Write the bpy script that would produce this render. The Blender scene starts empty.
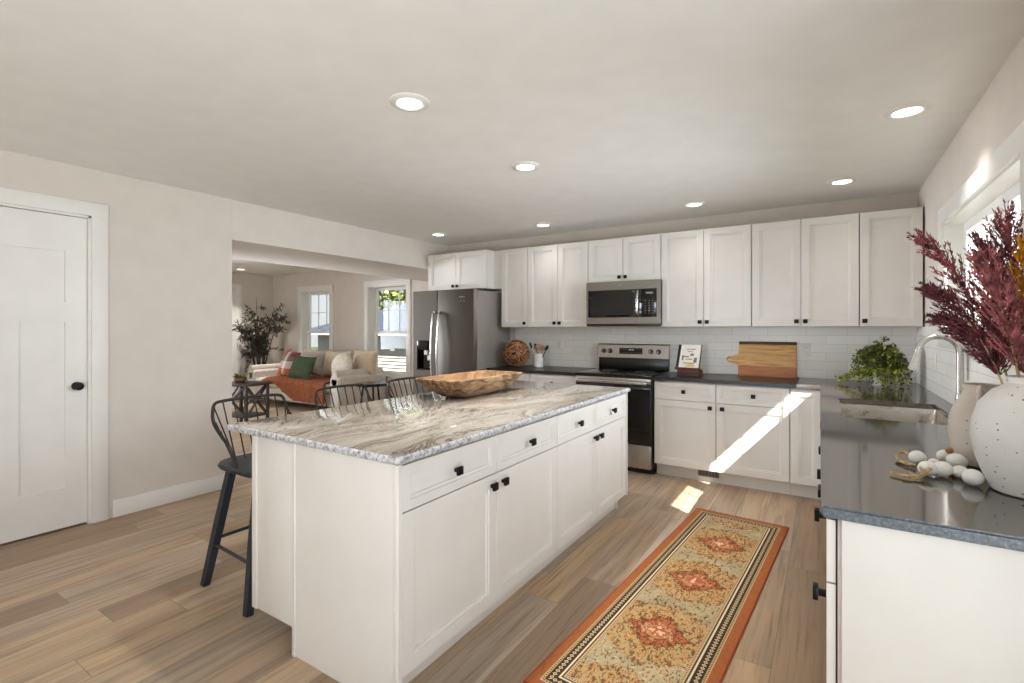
import bpy, bmesh, math, random
from mathutils import Vector, Matrix, Euler
R = math.radians
C = bpy.context.scene.collection
SC = bpy.context.scene

# ------------------------------------------------------------------ camera
cam = bpy.data.cameras.new('camera'); co = bpy.data.objects.new('camera', cam); C.objects.link(co)
co.location = (0, 0, 1.3552); co.rotation_euler = (R(90), 0, R(32.58))
cam.sensor_width = 36; cam.lens = 17.287; cam.shift_y = -0.01263; cam.clip_start = .05; cam.clip_end = 200
SC.camera = co

# ------------------------------------------------------------------ world, sun, daylight, exposure
SC.view_settings.view_transform = 'Standard'; SC.view_settings.look = 'None'
SC.view_settings.gamma = 1; SC.view_settings.use_curve_mapping = False
SC.view_settings.exposure = 0.27
SC.cycles.max_bounces = 10; SC.cycles.diffuse_bounces = 6; SC.cycles.glossy_bounces = 5
SC.cycles.transparent_max_bounces = 12; SC.cycles.caustics_reflective = False; SC.cycles.caustics_refractive = False
SC.cycles.sample_clamp_indirect = 6; SC.cycles.use_denoising = True
w = bpy.data.worlds.new('sky'); SC.world = w; w.use_nodes = True
nt = w.node_tree; nt.nodes.clear()
sky = nt.nodes.new('ShaderNodeTexSky'); sky.sky_type = 'HOSEK_WILKIE'
SUN_DIR = Vector((-.909, .625, -1)).normalized()
sky.sun_direction = -SUN_DIR; sky.turbidity = 3.0; sky.ground_albedo = .4
mx = nt.nodes.new('ShaderNodeMix'); mx.data_type = 'RGBA'; mx.inputs[0].default_value = .55
mx.inputs[7].default_value = (1.0, 1.0, 1.0, 1)
bg = nt.nodes.new('ShaderNodeBackground'); bg.inputs[1].default_value = 1.15
wo = nt.nodes.new('ShaderNodeOutputWorld')
nt.links.new(sky.outputs[0], mx.inputs[6]); nt.links.new(mx.outputs[2], bg.inputs[0]); nt.links.new(bg.outputs[0], wo.inputs[0])

def lamp(name, kind, loc, energy, color=(1, 1, 1), rot=None, parent=None, **kw):
    l = bpy.data.lights.new(name, kind); l.energy = energy; l.color = color
    for k, v in kw.items(): setattr(l, k, v)
    o = bpy.data.objects.new(name, l); C.objects.link(o); o.location = loc
    if rot: o.rotation_euler = rot
    if parent: o.parent = parent
    return o
so = lamp('sun', 'SUN', (6, -4, 8), 19, (1.0, .96, .9), angle=R(.5))
so.rotation_euler = SUN_DIR.to_track_quat('-Z', 'Y').to_euler()
# added fill lamps at made-up unseen openings, plus sky light at the sink window
lamp('fill_right', 'AREA', (1.20, -1.35, 1.25), 17, (.845, .918, 1.0), (R(90), 0, R(60)), shape='RECTANGLE', size=3.0, size_y=1.7, spread=R(115))  # added fill toward the island doors and header, its doorway is made up
lamp('fill_right_up', 'AREA', (1.15, -1.5, .25), 60, (.845, .918, 1.0), (R(135), 0, R(60)), shape='RECTANGLE', size=3.0, size_y=.6, spread=R(120))  # added upward fill that brightens the ceiling near the camera
lamp('fill_rear_narrow', 'AREA', (-.92, -4.45, 1.25), 1.35, (.845, .918, 1.0), (R(90), 0, R(-1.5)), shape='RECTANGLE', size=1.1, size_y=1.6, spread=R(20))  # added narrow fill for the back cabinets and tile
lamp('sink_window_daylight', 'AREA', (.95, 3.34, 1.70), 26, (.845, .918, 1.0), (R(86), 0, R(90)), shape='RECTANGLE', size=1.3, size_y=.6, spread=R(85))
lamp('fill_living_left', 'AREA', (-9.95, 2.6, 1.45), 80, (.845, .918, 1.0), (R(90), 0, R(-80)), shape='RECTANGLE', size=2.2, size_y=1.4, spread=R(80))  # added fill toward the right wall, its window is made up
lamp('fill_living_front', 'AREA', (-7.6, -4.45, .9), 60, (.845, .918, 1.0), (R(106), 0, 0), shape='RECTANGLE', size=3.0, size_y=1.2)  # added fill for the living room, its front window is made up

# ------------------------------------------------------------------ node helpers
def lin(c):
    r = []
    for v in c[:3]:
        v = v / 255; r.append(v / 12.92 if v <= .04045 else ((v + .055) / 1.055) ** 2.4)
    return (*r, 1)
class N:
    def __init__(s, name):
        s.m = bpy.data.materials.new(name); s.m.use_nodes = True; s.t = s.m.node_tree
        s.b = s.t.nodes['Principled BSDF']
    def n(s, k): return s.t.nodes.new(k)
    def L(s, a, b):
        if isinstance(a, V): a = a.s
        s.t.links.new(a, b)
    def setin(s, sock, v):
        if isinstance(v, V): s.t.links.new(v.s, sock)
        elif hasattr(v, 'is_output'): s.t.links.new(v, sock)
        else: sock.default_value = v
    def math(s, op, *a, clamp=False):
        m = s.n('ShaderNodeMath'); m.operation = op; m.use_clamp = clamp
        for i, x in enumerate(a): s.setin(m.inputs[i], x)
        return V(s, m.outputs[0])
    def coord(s, kind='Object'):
        return s.n('ShaderNodeTexCoord').outputs[kind]
    def xyz(s, sock=None):
        q = s.n('ShaderNodeSeparateXYZ'); s.t.links.new(sock if sock else s.coord(), q.inputs[0])
        return [V(s, o) for o in q.outputs]
    def vec(s, x, y, z=0.):
        q = s.n('ShaderNodeCombineXYZ')
        for i, v in enumerate((x, y, z)): s.setin(q.inputs[i], v)
        return q.outputs[0]
    def mapping(s, sock, scale=(1, 1, 1), rot=(0, 0, 0), loc=(0, 0, 0)):
        q = s.n('ShaderNodeMapping'); s.t.links.new(sock, q.inputs[0])
        q.inputs['Location'].default_value = loc; q.inputs['Rotation'].default_value = rot; q.inputs['Scale'].default_value = scale
        return q.outputs[0]
    def noise(s, sock, scale=5, detail=4, rough=.5, dist=0, out='Fac'):
        q = s.n('ShaderNodeTexNoise'); s.t.links.new(sock, q.inputs['Vector'])
        q.inputs['Scale'].default_value = scale; q.inputs['Detail'].default_value = detail
        q.inputs['Roughness'].default_value = rough; q.inputs['Distortion'].default_value = dist
        return V(s, q.outputs[0 if out == 'Fac' else 1])
    def voro(s, sock, scale=5, feature='F1', out='Distance'):
        q = s.n('ShaderNodeTexVoronoi'); q.feature = feature; s.t.links.new(sock, q.inputs['Vector'])
        q.inputs['Scale'].default_value = scale
        return V(s, q.outputs[out])
    def white(s, sock):
        q = s.n('ShaderNodeTexWhiteNoise'); q.noise_dimensions = '3D'; s.t.links.new(sock, q.inputs['Vector'])
        return V(s, q.outputs['Value'])
    def ramp(s, f, stops, interp='LINEAR'):
        q = s.n('ShaderNodeValToRGB'); s.setin(q.inputs[0], f); e = q.color_ramp; e.interpolation = interp
        while len(e.elements) < len(stops): e.elements.new(.5)
        for el, (p, c) in zip(e.elements, stops): el.position = p; el.color = lin(c)
        return V(s, q.outputs[0])
    def mix(s, f, a, b, mode='MIX'):
        q = s.n('ShaderNodeMix'); q.data_type = 'RGBA'; q.blend_type = mode
        s.setin(q.inputs[0], f)
        for i, v in ((6, a), (7, b)):
            if isinstance(v, (tuple, list)): q.inputs[i].default_value = lin(v)
            else: s.setin(q.inputs[i], v)
        return V(s, q.outputs[2])
    def bump(s, h, strength=.3, dist=.01):
        q = s.n('ShaderNodeBump'); q.inputs['Strength'].default_value = strength; q.inputs['Distance'].default_value = dist
        s.setin(q.inputs['Height'], h); s.t.links.new(q.outputs[0], s.b.inputs['Normal'])
    def out(s, col=None, rough=None, metal=None, spec=None, **kw):
        if col is not None:
            if isinstance(col, (tuple, list)): s.b.inputs['Base Color'].default_value = lin(col)
            else: s.setin(s.b.inputs['Base Color'], col)
        if rough is not None: s.setin(s.b.inputs['Roughness'], rough)
        if metal is not None: s.b.inputs['Metallic'].default_value = metal
        if spec is not None: s.b.inputs['Specular IOR Level'].default_value = spec
        for k, v in kw.items(): s.setin(s.b.inputs[k], v)
        return s.m
class V:
    def __init__(s, n, sock): s.n, s.s = n, sock
    def __add__(a, b): return a.n.math('ADD', a, b)
    def __radd__(a, b): return a.n.math('ADD', b, a)
    def __sub__(a, b): return a.n.math('SUBTRACT', a, b)
    def __rsub__(a, b): return a.n.math('SUBTRACT', b, a)
    def __mul__(a, b): return a.n.math('MULTIPLY', a, b)
    __rmul__ = __mul__
    def __truediv__(a, b): return a.n.math('DIVIDE', a, b)
    def floor(a): return a.n.math('FLOOR', a)
    def fract(a): return a.n.math('FRACT', a)
    def abs(a): return a.n.math('ABSOLUTE', a)
    def min(a, b): return a.n.math('MINIMUM', a, b)
    def max(a, b): return a.n.math('MAXIMUM', a, b)
    def gt(a, b): return a.n.math('GREATER_THAN', a, b)
    def lt(a, b): return a.n.math('LESS_THAN', a, b)
    def sin(a): return a.n.math('SINE', a)
    def band(a, lo, hi): return a.gt(lo) * a.lt(hi)
    def sm(a, lo, hi):
        q = a.n.n('ShaderNodeMapRange'); q.interpolation_type = 'SMOOTHSTEP'
        a.n.L(a, q.inputs[0]); q.inputs[1].default_value = lo; q.inputs[2].default_value = hi
        return V(a.n, q.outputs[0])

M = {}
def flat(name, col, rough=.5, metal=0., var=.04, scale=6, bump=0., bscale=80, **kw):
    n = N(name); c = n.coord()
    f = n.noise(c, scale, 4)
    dk = tuple(max(0, v * (1 - var)) for v in col); lt = tuple(min(255, v * (1 + var)) for v in col)
    n.out(n.ramp(f, [(.3, dk), (.7, lt)]), rough, metal, **kw)
    if bump: n.bump(n.noise(c, bscale, 3), bump, .004)
    M[name] = n.m; return n.m
def brushed(name, col, rough=.3, axis=(1, 1, 60)):
    n = N(name); c = n.mapping(n.coord(), axis)
    f = n.noise(c, 8, 3)
    n.out(n.ramp(f, [(.3, tuple(v * .93 for v in col)), (.7, tuple(min(255, v * 1.05) for v in col))]), f * .12 + (rough - .06), 1.0)
    M[name] = n.m
flat('wall_paint', (214, 205, 195), .9, var=.012, bump=.05, bscale=160)
flat('ceiling_paint', (236, 235, 231), .95, var=.01, bump=.08, bscale=90)
flat('trim_white', (230, 227, 221), .4, var=.01)
flat('cabinet_white', (221, 217, 211), .38, var=.012)
flat('vinyl_white', (242, 242, 240), .35, var=.01)
flat('black_metal', (22, 21, 20), .42, .6, var=.1)
flat('rubber_black', (16, 16, 16), .7)
flat('black_glass', (10, 10, 11), .06, var=.1, spec=.6)
flat('appliance_black', (13, 13, 13), .3)
flat('display_black', (6, 6, 8), .12)
flat('stool_black', (38, 42, 50), .5, var=.12, bump=.1, bscale=60)
flat('stool_rod', (50, 44, 38), .45, .5, var=.15)
flat('white_ceramic', (236, 233, 228), .25)
flat('outlet_white', (232, 228, 222), .4)
flat('dark_wood', (52, 42, 36), .5, var=.25, scale=20)
flat('leather_brown', (110, 70, 45), .5)
flat('jute', (196, 164, 118), .9, var=.25, scale=60, bump=.6, bscale=300)
flat('bead_white', (250, 247, 242), .6, var=.03, scale=30)
flat('bead_wood', (176, 128, 84), .6, var=.1, scale=60)
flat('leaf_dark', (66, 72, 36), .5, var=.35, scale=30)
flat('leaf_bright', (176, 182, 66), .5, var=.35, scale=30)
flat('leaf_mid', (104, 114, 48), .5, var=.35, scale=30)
flat('leaf_olive', (52, 50, 36), .55, var=.4, scale=14)
flat('bark', (62, 50, 40), .8, var=.2)
flat('soil', (50, 38, 28), .95, var=.3, scale=60)
flat('plume_burgundy', (134, 74, 78), .9, var=.45, scale=34)
flat('plume_deep', (98, 50, 56), .9, var=.45, scale=34)
flat('plume_pink', (158, 96, 98), .9, var=.4, scale=34)
flat('plume_gold', (214, 146, 34), .9, var=.25, scale=30)
flat('plume_stalk', (196, 170, 120), .8, var=.15)
flat('sofa_fabric', (206, 198, 188), .95, var=.06, scale=30, bump=.3, bscale=400)
flat('cushion_tan', (206, 188, 164), .95, var=.05, scale=20, bump=.3, bscale=300)
flat('cushion_grey', (186, 178, 166), .95, var=.05, scale=20, bump=.3, bscale=300)
flat('pillow_green', (54, 70, 42), .9, var=.15, scale=20, bump=.3, bscale=300)
flat('throw_orange', (130, 68, 30), .95, var=.18, scale=30, bump=.5, bscale=250)
flat('shingle_blue', (48, 56, 72), .9, var=.2, scale=6)
flat('siding_white', (168, 164, 156), .7, var=.02)
flat('lawn', (58, 68, 38), .95, var=.3, scale=3)
flat('concrete', (190, 186, 178), .9, var=.08)
flat('book_white', (232, 228, 220), .5, var=.02)
flat('book_black', (20, 20, 20), .5)
flat('book_red', (112, 52, 40), .5, var=.1)
flat('stand_wood', (78, 38, 28), .45, var=.2, scale=20)
flat('paper', (236, 230, 215), .8)
flat('print_grey', (120, 116, 110), .6, var=.3, scale=40)
flat('print_gold', (196, 160, 84), .6, var=.3, scale=40)
flat('stainless_light', (196, 193, 188), .27, 1.0)
flat('spatula_tan', (188, 152, 116), .6, var=.1, scale=20)
flat('mark_grey', (150, 148, 145), .4, .3)
flat('mark_white', (225, 225, 225), .5)
brushed('stainless', (188, 184, 178), .3, (60, 1, 1))
brushed('stainless_shaded', (146, 142, 136), .34, (60, 1, 1))  # same steel darkened to stand for the dimmer light on the microwave frame
brushed('black_stainless', (96, 89, 82), .5, (60, 60, 1))
flat('fridge_side_steel', (150, 144, 137), .42, .25, var=.02)
brushed('sink_steel', (205, 200, 192), .28, (1, 40, 1))

def mk_emit(name, col, st):
    n = N(name); n.out((20, 20, 20), .5); n.b.inputs['Emission Color'].default_value = lin(col); n.b.inputs['Emission Strength'].default_value = st
    M[name] = n.m
mk_emit('lamp_lens', (255, 250, 240), 6)
mk_emit('display_glow', (190, 215, 225), .6)

def mk_glass():
    n = N('window_glass'); t = n.t
    tr = n.n('ShaderNodeBsdfTransparent'); gl = n.n('ShaderNodeBsdfGlossy'); gl.inputs['Roughness'].default_value = .02
    tr.inputs[0].default_value = (.97, .98, .98, 1)
    lw_ = n.n('ShaderNodeLayerWeight'); fc = V(n, lw_.outputs['Facing'])
    mxs = n.n('ShaderNodeMixShader'); n.setin(mxs.inputs[0], n.math('POWER', fc, 4.) * .6 + .03); t.links.new(tr.outputs[0], mxs.inputs[1]); t.links.new(gl.outputs[0], mxs.inputs[2])
    o = [x for x in t.nodes if x.type == 'OUTPUT_MATERIAL'][0]; t.links.new(mxs.outputs[0], o.inputs[0])
    t.nodes.remove(n.b); M['window_glass'] = n.m
mk_glass()

def mk_floor():
    n = N('floor_planks'); x, y, z = n.xyz()
    W, Lp = .185, 1.22
    u = x / W; row = u.floor(); off = n.white(n.vec(row, 3.7, 1.1)) * Lp
    v = (y + off) / Lp; col = v.floor()
    r1 = n.white(n.vec(row, col, 5.3)); r2 = n.white(n.vec(row, col, 9.1))
    base = n.ramp(r1, [(0, (162, 136, 110)), (.22, (190, 158, 124)), (.42, (178, 156, 134)), (.6, (202, 172, 136)), (.8, (186, 168, 150)), (1, (210, 180, 144))])
    sh = n.vec(x + r2 * 7., y + r1 * 13., 0.)
    g1 = n.noise(n.mapping(sh, (30, .9, 1)), 2.2, 6, .6, .25)
    g2 = n.noise(n.mapping(sh, (7, .55, 1)), 1.6, 4, .55, .3)
    g3 = n.noise(n.mapping(sh, (140, 3.0, 1)), 1.5, 3, .6)
    c = n.mix(g2.sm(.36, .7) * .6, base, (134, 120, 106))
    c = n.mix(g1.sm(.48, .74) * .6, c, (104, 80, 58))
    c = n.mix(g3.sm(.55, .8) * .28, c, (80, 64, 50))
    fu, fv = u.fract(), v.fract()
    seam = (fu.min(1. - fu) * W).min(fv.min(1. - fv) * Lp)
    sd = 1. - seam.sm(.0006, .0022)
    c = n.mix(sd * .55, c, (62, 50, 42))
    n.out(c, g1 * .16 + .3, spec=.42)
    n.bump(g1 * .3 - sd * 1., .12, .002)
    M['floor_planks'] = n.m
mk_floor()

def mk_granite():
    n = N('granite'); c = n.coord()
    rot = n.mapping(c, (1.0, .42, 1.0), (0, 0, R(-24)))
    warp = n.noise(rot, 1.7, 3, .5, 0, 'Color')
    wv = n.n('ShaderNodeVectorMath'); wv.operation = 'MULTIPLY_ADD'
    n.L(warp, wv.inputs[0]); wv.inputs[1].default_value = (.95, .75, .3); n.t.links.new(rot, wv.inputs[2])
    p = wv.outputs[0]
    cloud = n.noise(p, 3.2, 6, .6, .4)
    a = n.noise(n.mapping(p, (5, 1.9, 4)), 2.0, 7, .62, .5)
    vein = 1. - ((a - .5).abs() * 1.).sm(.0, .03)
    b = n.noise(n.mapping(p, (10, 3.2, 8)), 2.2, 6, .65, .3)
    vein2 = 1. - (b - .52).abs().sm(.0, .03)
    gate = n.noise(p, 2.3, 2).sm(.36, .54)
    fine = n.noise(c, 120, 3, .7)
    fine2 = n.voro(c, 170)
    col = n.ramp(cloud, [(.28, (116, 107, 97)), (.42, (156, 148, 137)), (.54, (180, 173, 163)), (.74, (203, 199, 193))])
    col = n.mix(vein2 * .5, col, (112, 94, 78))
    col = n.mix(vein * gate * .68, col, (58, 48, 44))
    col = n.mix(fine.sm(.53, .68) * .5, col, (96, 89, 85))
    col = n.mix(fine.sm(.60, .30) * .0 + fine2.lt(.18) * .2, col, (236, 234, 232))
    n.out(col, .045, spec=.6)
    M['granite'] = n.m
    n2 = N('granite_rough_edge'); c = n2.coord()
    f = n2.noise(c, 55, 5, .7); f2 = n2.voro(c, 110); g = n2.noise(c, 9, 3)
    k = n2.ramp(f, [(.34, (92, 90, 92)), (.46, (172, 172, 176)), (.56, (212, 212, 214)), (.8, (238, 238, 238))])
    k = n2.mix(g.sm(.58, .68) * f2.lt(.42), k, (44, 42, 46))
    n2.out(k, .35); n2.bump(n2.noise(c, 60, 4, .7), .7, .01)
    M['granite_rough_edge'] = n2.m
    n3 = N('dark_granite'); c = n3.coord()
    f = n3.noise(c, 140, 4, .7)
    n3.out(n3.ramp(f, [(.35, (46, 40, 34)), (.6, (60, 53, 46)), (.74, (92, 86, 80))]), .085, IOR=4.0)
    M['dark_granite'] = n3.m
    n4 = N('dark_granite_edge'); c = n4.coord()
    f = n4.noise(c, 120, 5, .75)
    n4.out(n4.ramp(f, [(.3, (58, 62, 68)), (.55, (98, 104, 112)), (.75, (140, 148, 156))]), .32)
    n4.bump(n4.noise(c, 70, 3), .25, .004)
    M['dark_granite_edge'] = n4.m
mk_granite()
flat('dark_granite_dim', (26, 25, 24), .3, var=.25, scale=120)  # same stone as the sink run, darkened where its reflections look weak

def mk_tile(name, plane):
    n = N(name); x, y, z = n.xyz()
    u = x if plane == 'x' else y
    H, W = .0762, .305
    v = (z - .914) / H; row = v.floor()
    uu = u / W + (row * .5).fract() ; col = uu.floor()
    fu, fv = uu.fract(), v.fract()
    seam = (fu.min(1. - fu) * W).min(fv.min(1. - fv) * H)
    g = 1. - seam.sm(.0009, .0022)
    r = n.white(n.vec(row, col, 2.2))
    c = n.ramp(r, [(0, (234, 230, 224)), (1, (242, 239, 234))])
    c = n.mix(g, c, (208, 203, 196))
    n.out(c, .30 + g * .4, spec=.5)
    n.bump((1. - g) + n.noise(n.vec(u, z, r), 9, 2) * .5, .18, .004)
    M[name] = n.m
mk_tile('tile_back', 'x'); mk_tile('tile_side', 'y')

def mk_wood(name, stops, scale=(2, 30, 30), rough=.5, rot=(0, 0, 0)):
    n = N(name); c = n.mapping(n.coord(), scale, rot)
    f = n.noise(c, 1.6, 6, .6, 1.0)
    n.out(n.ramp(f, stops), rough); n.bump(f, .1, .002); M[name] = n.m
mk_wood('board_light', [(.28, (176, 120, 66)), (.46, (228, 178, 112)), (.7, (248, 210, 150))], (2, 20, 26))
mk_wood('board_red', [(.25, (168, 100, 64)), (.5, (202, 132, 90)), (.75, (220, 158, 112))], (2, 20, 26))
mk_wood('board_dark', [(.3, (70, 44, 30)), (.7, (104, 68, 44))], (2, 20, 26))
mk_wood('bowl_wood', [(.32, (58, 42, 32)), (.42, (112, 82, 58)), (.52, (150, 116, 84)), (.62, (176, 148, 118)), (.74, (126, 92, 66))], (16, 4.5, 16), .7)
mk_wood('bowl_inside', [(.3, (112, 78, 50)), (.5, (160, 122, 84)), (.72, (188, 152, 112))], (12, 3.2, 12), .65)
mk_wood('vine', [(.3, (44, 24, 16)), (.55, (92, 52, 34)), (.7, (120, 74, 50))], (30, 30, 30), .6)

flat('vine_light', (176, 124, 86), .6, var=.25, scale=30)
def mk_speckle(name, base):
    n = N(name); c = n.coord()
    d = n.voro(c, 64); r = n.voro(c, 64, out='Color')
    q = n.n('ShaderNodeSeparateColor'); n.L(r, q.inputs[0]); rr = V(n, q.outputs[0])
    sp = d.lt(rr * .34 - .14) * rr.gt(.55)
    big = n.noise(c, 7, 4)
    n.out(n.mix(sp, n.ramp(big, [(.3, tuple(v * .93 for v in base)), (.7, base)]), (128, 114, 104)), .6)
    n.bump(n.noise(c, 60, 3), .12, .004); M[name] = n.m
mk_speckle('speckled_clay', (242, 241, 238)); mk_speckle('speckled_clay_warm', (218, 207, 194))

def mk_plaid():
    n = N('plaid'); x, y, z = n.xyz()
    col = n.ramp((x * 2.2 + .5), [(0, (190, 100, 48)), (.2, (60, 74, 62)), (.34, (214, 210, 202)), (.56, (84, 100, 86)), (.7, (110, 44, 40)), (.9, (96, 38, 38))], 'CONSTANT')
    col2 = n.ramp((z * 2.2 + .5), [(0, (190, 96, 44)), (.34, (222, 214, 206)), (.62, (96, 110, 98)), (.8, (122, 46, 44))], 'CONSTANT')
    n.out(n.mix(.5, col, col2), .95); n.bump(n.noise(n.coord(), 300, 2), .3, .003); M['plaid'] = n.m
    n = N('fluffy_cream'); c = n.coord(); f = n.noise(c, 40, 5, .7)
    n.out(n.ramp(f, [(.3, (206, 190, 168)), (.6, (240, 232, 220))]), .95); n.bump(f, 1., .02); M['fluffy_cream'] = n.m
mk_plaid()

RW, RL = .61, 2.26
def mk_rug():
    n = N('persian_rug'); x, y, z = n.xyz()
    e = (RW / 2 - x.abs()).min(RL / 2 - y.abs())
    c0 = n.coord()
    wob = n.noise(c0, 30, 2)
    sp = n.noise(n.mapping(c0, (1, .55, 1), (0, 0, R(35))), 84, 3, .6, .5)
    sp2 = n.noise(n.mapping(c0, (1, .6, 1), (0, 0, R(-35)), (4, 2, 0)), 80, 3, .6, .5)
    sp3 = n.noise(n.mapping(c0, (1, 1, 1), (0, 0, 0), (9, 7, 0)), 66, 3, .6, .4)
    field = n.ramp(n.noise(c0, 5, 3), [(.35, (168, 154, 124)), (.65, (196, 178, 140))])
    field = n.mix(sp2.gt(.60) * .8, field, (196, 132, 70))
    field = n.mix(sp.gt(.585) * .85, field, (92, 74, 54))
    field = n.mix(sp3.gt(.64) * .8, field, (222, 206, 170))
    # medallions along the length
    k = (y - .03) / .552; kk = k - (k + .5).floor()
    dx, dy = x.abs() / .30, kk.abs() * .552 / .235
    hexd = dx.max(dx * .5 + dy * .86)
    zone = (hexd + wob * .3).lt(1.05)
    tan = n.mix(sp.gt(.54) * .85, (192, 162, 114), (104, 72, 46))
    tan = n.mix(sp2.gt(.58) * .75, tan, (200, 116, 54))
    tan = n.mix(sp3.gt(.66) * .7, tan, (226, 208, 164))
    col = n.mix(zone, field, tan)
    col = n.mix((hexd + wob * .3).band(1.0, 1.1) * sp.gt(.5) * .7, col, (128, 88, 58))
    md = x.abs() / .14 + kk.abs() * .552 / .135 + (wob - .5) * .9 + (sp - .5) * .8
    col = n.mix(md.lt(1.), col, n.mix(sp.gt(.52) * .75, (186, 112, 76), (116, 64, 46)))
    col = n.mix(md.band(.9, 1.02) * sp3.gt(.4), col, (110, 66, 44))
    col = n.mix(md.band(.42, .56) * .7, col, (214, 178, 130))
    col = n.mix(md.lt(.36), col, (190, 104, 72))
    col = n.mix(md.lt(.18), col, (224, 196, 150))
    # side cartouches
    ct = (x.abs()).band(.175, .2) * (kk.abs()).lt(.16)
    col = n.mix(ct * sp3.gt(.42), col, (176, 90, 46))
    # borders
    t = (x.abs().gt(RW / 2 - .14 ) * RL / 2).min(0.) + y
    along = n.mix(0., (0, 0, 0), (0, 0, 0))
    sidey = (RW / 2 - x.abs()).lt(RL / 2 - y.abs())
    a = sidey * y + (1. - sidey) * x
    dots = ((a / .016).fract() - .5).abs() * .016
    zig = ((a / .022).fract() - .5).abs() * .022
    col = n.mix(e.lt(.128), col, (202, 180, 140))
    col = n.mix(e.band(.118, .126) * (a / .012).fract().gt(.5), col, (150, 92, 56))
    col = n.mix(e.band(.106, .113), col, (88, 70, 54))
    col = n.mix(e.band(.098, .106), col, (226, 212, 178))
    col = n.mix(e.lt(.098), col, (70, 56, 46))
    col = n.mix(e.band(.062, .094) * ((e - .078).abs() + zig).lt(.0105), col, (206, 186, 148))
    col = n.mix(e.band(.062, .094) * ((e - .078).abs() + zig).lt(.0045), col, (150, 84, 50))
    col = n.mix(e.lt(.060), col, (198, 172, 126))
    col = n.mix(e.band(.050, .058) * (a / .012).fract().gt(.5), col, (104, 76, 52))
    col = n.mix(e.lt(.046), col, n.mix(sp.gt(.56) * .5, (170, 102, 62), (146, 86, 54)))
    col = n.mix(e.lt(.006), col, (150, 70, 40))
    n.out(col, .95, spec=.1); n.bump(n.noise(c0, 240, 2) + sp * .4, .4, .004)
    M['persian_rug'] = n.m
mk_rug()

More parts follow.
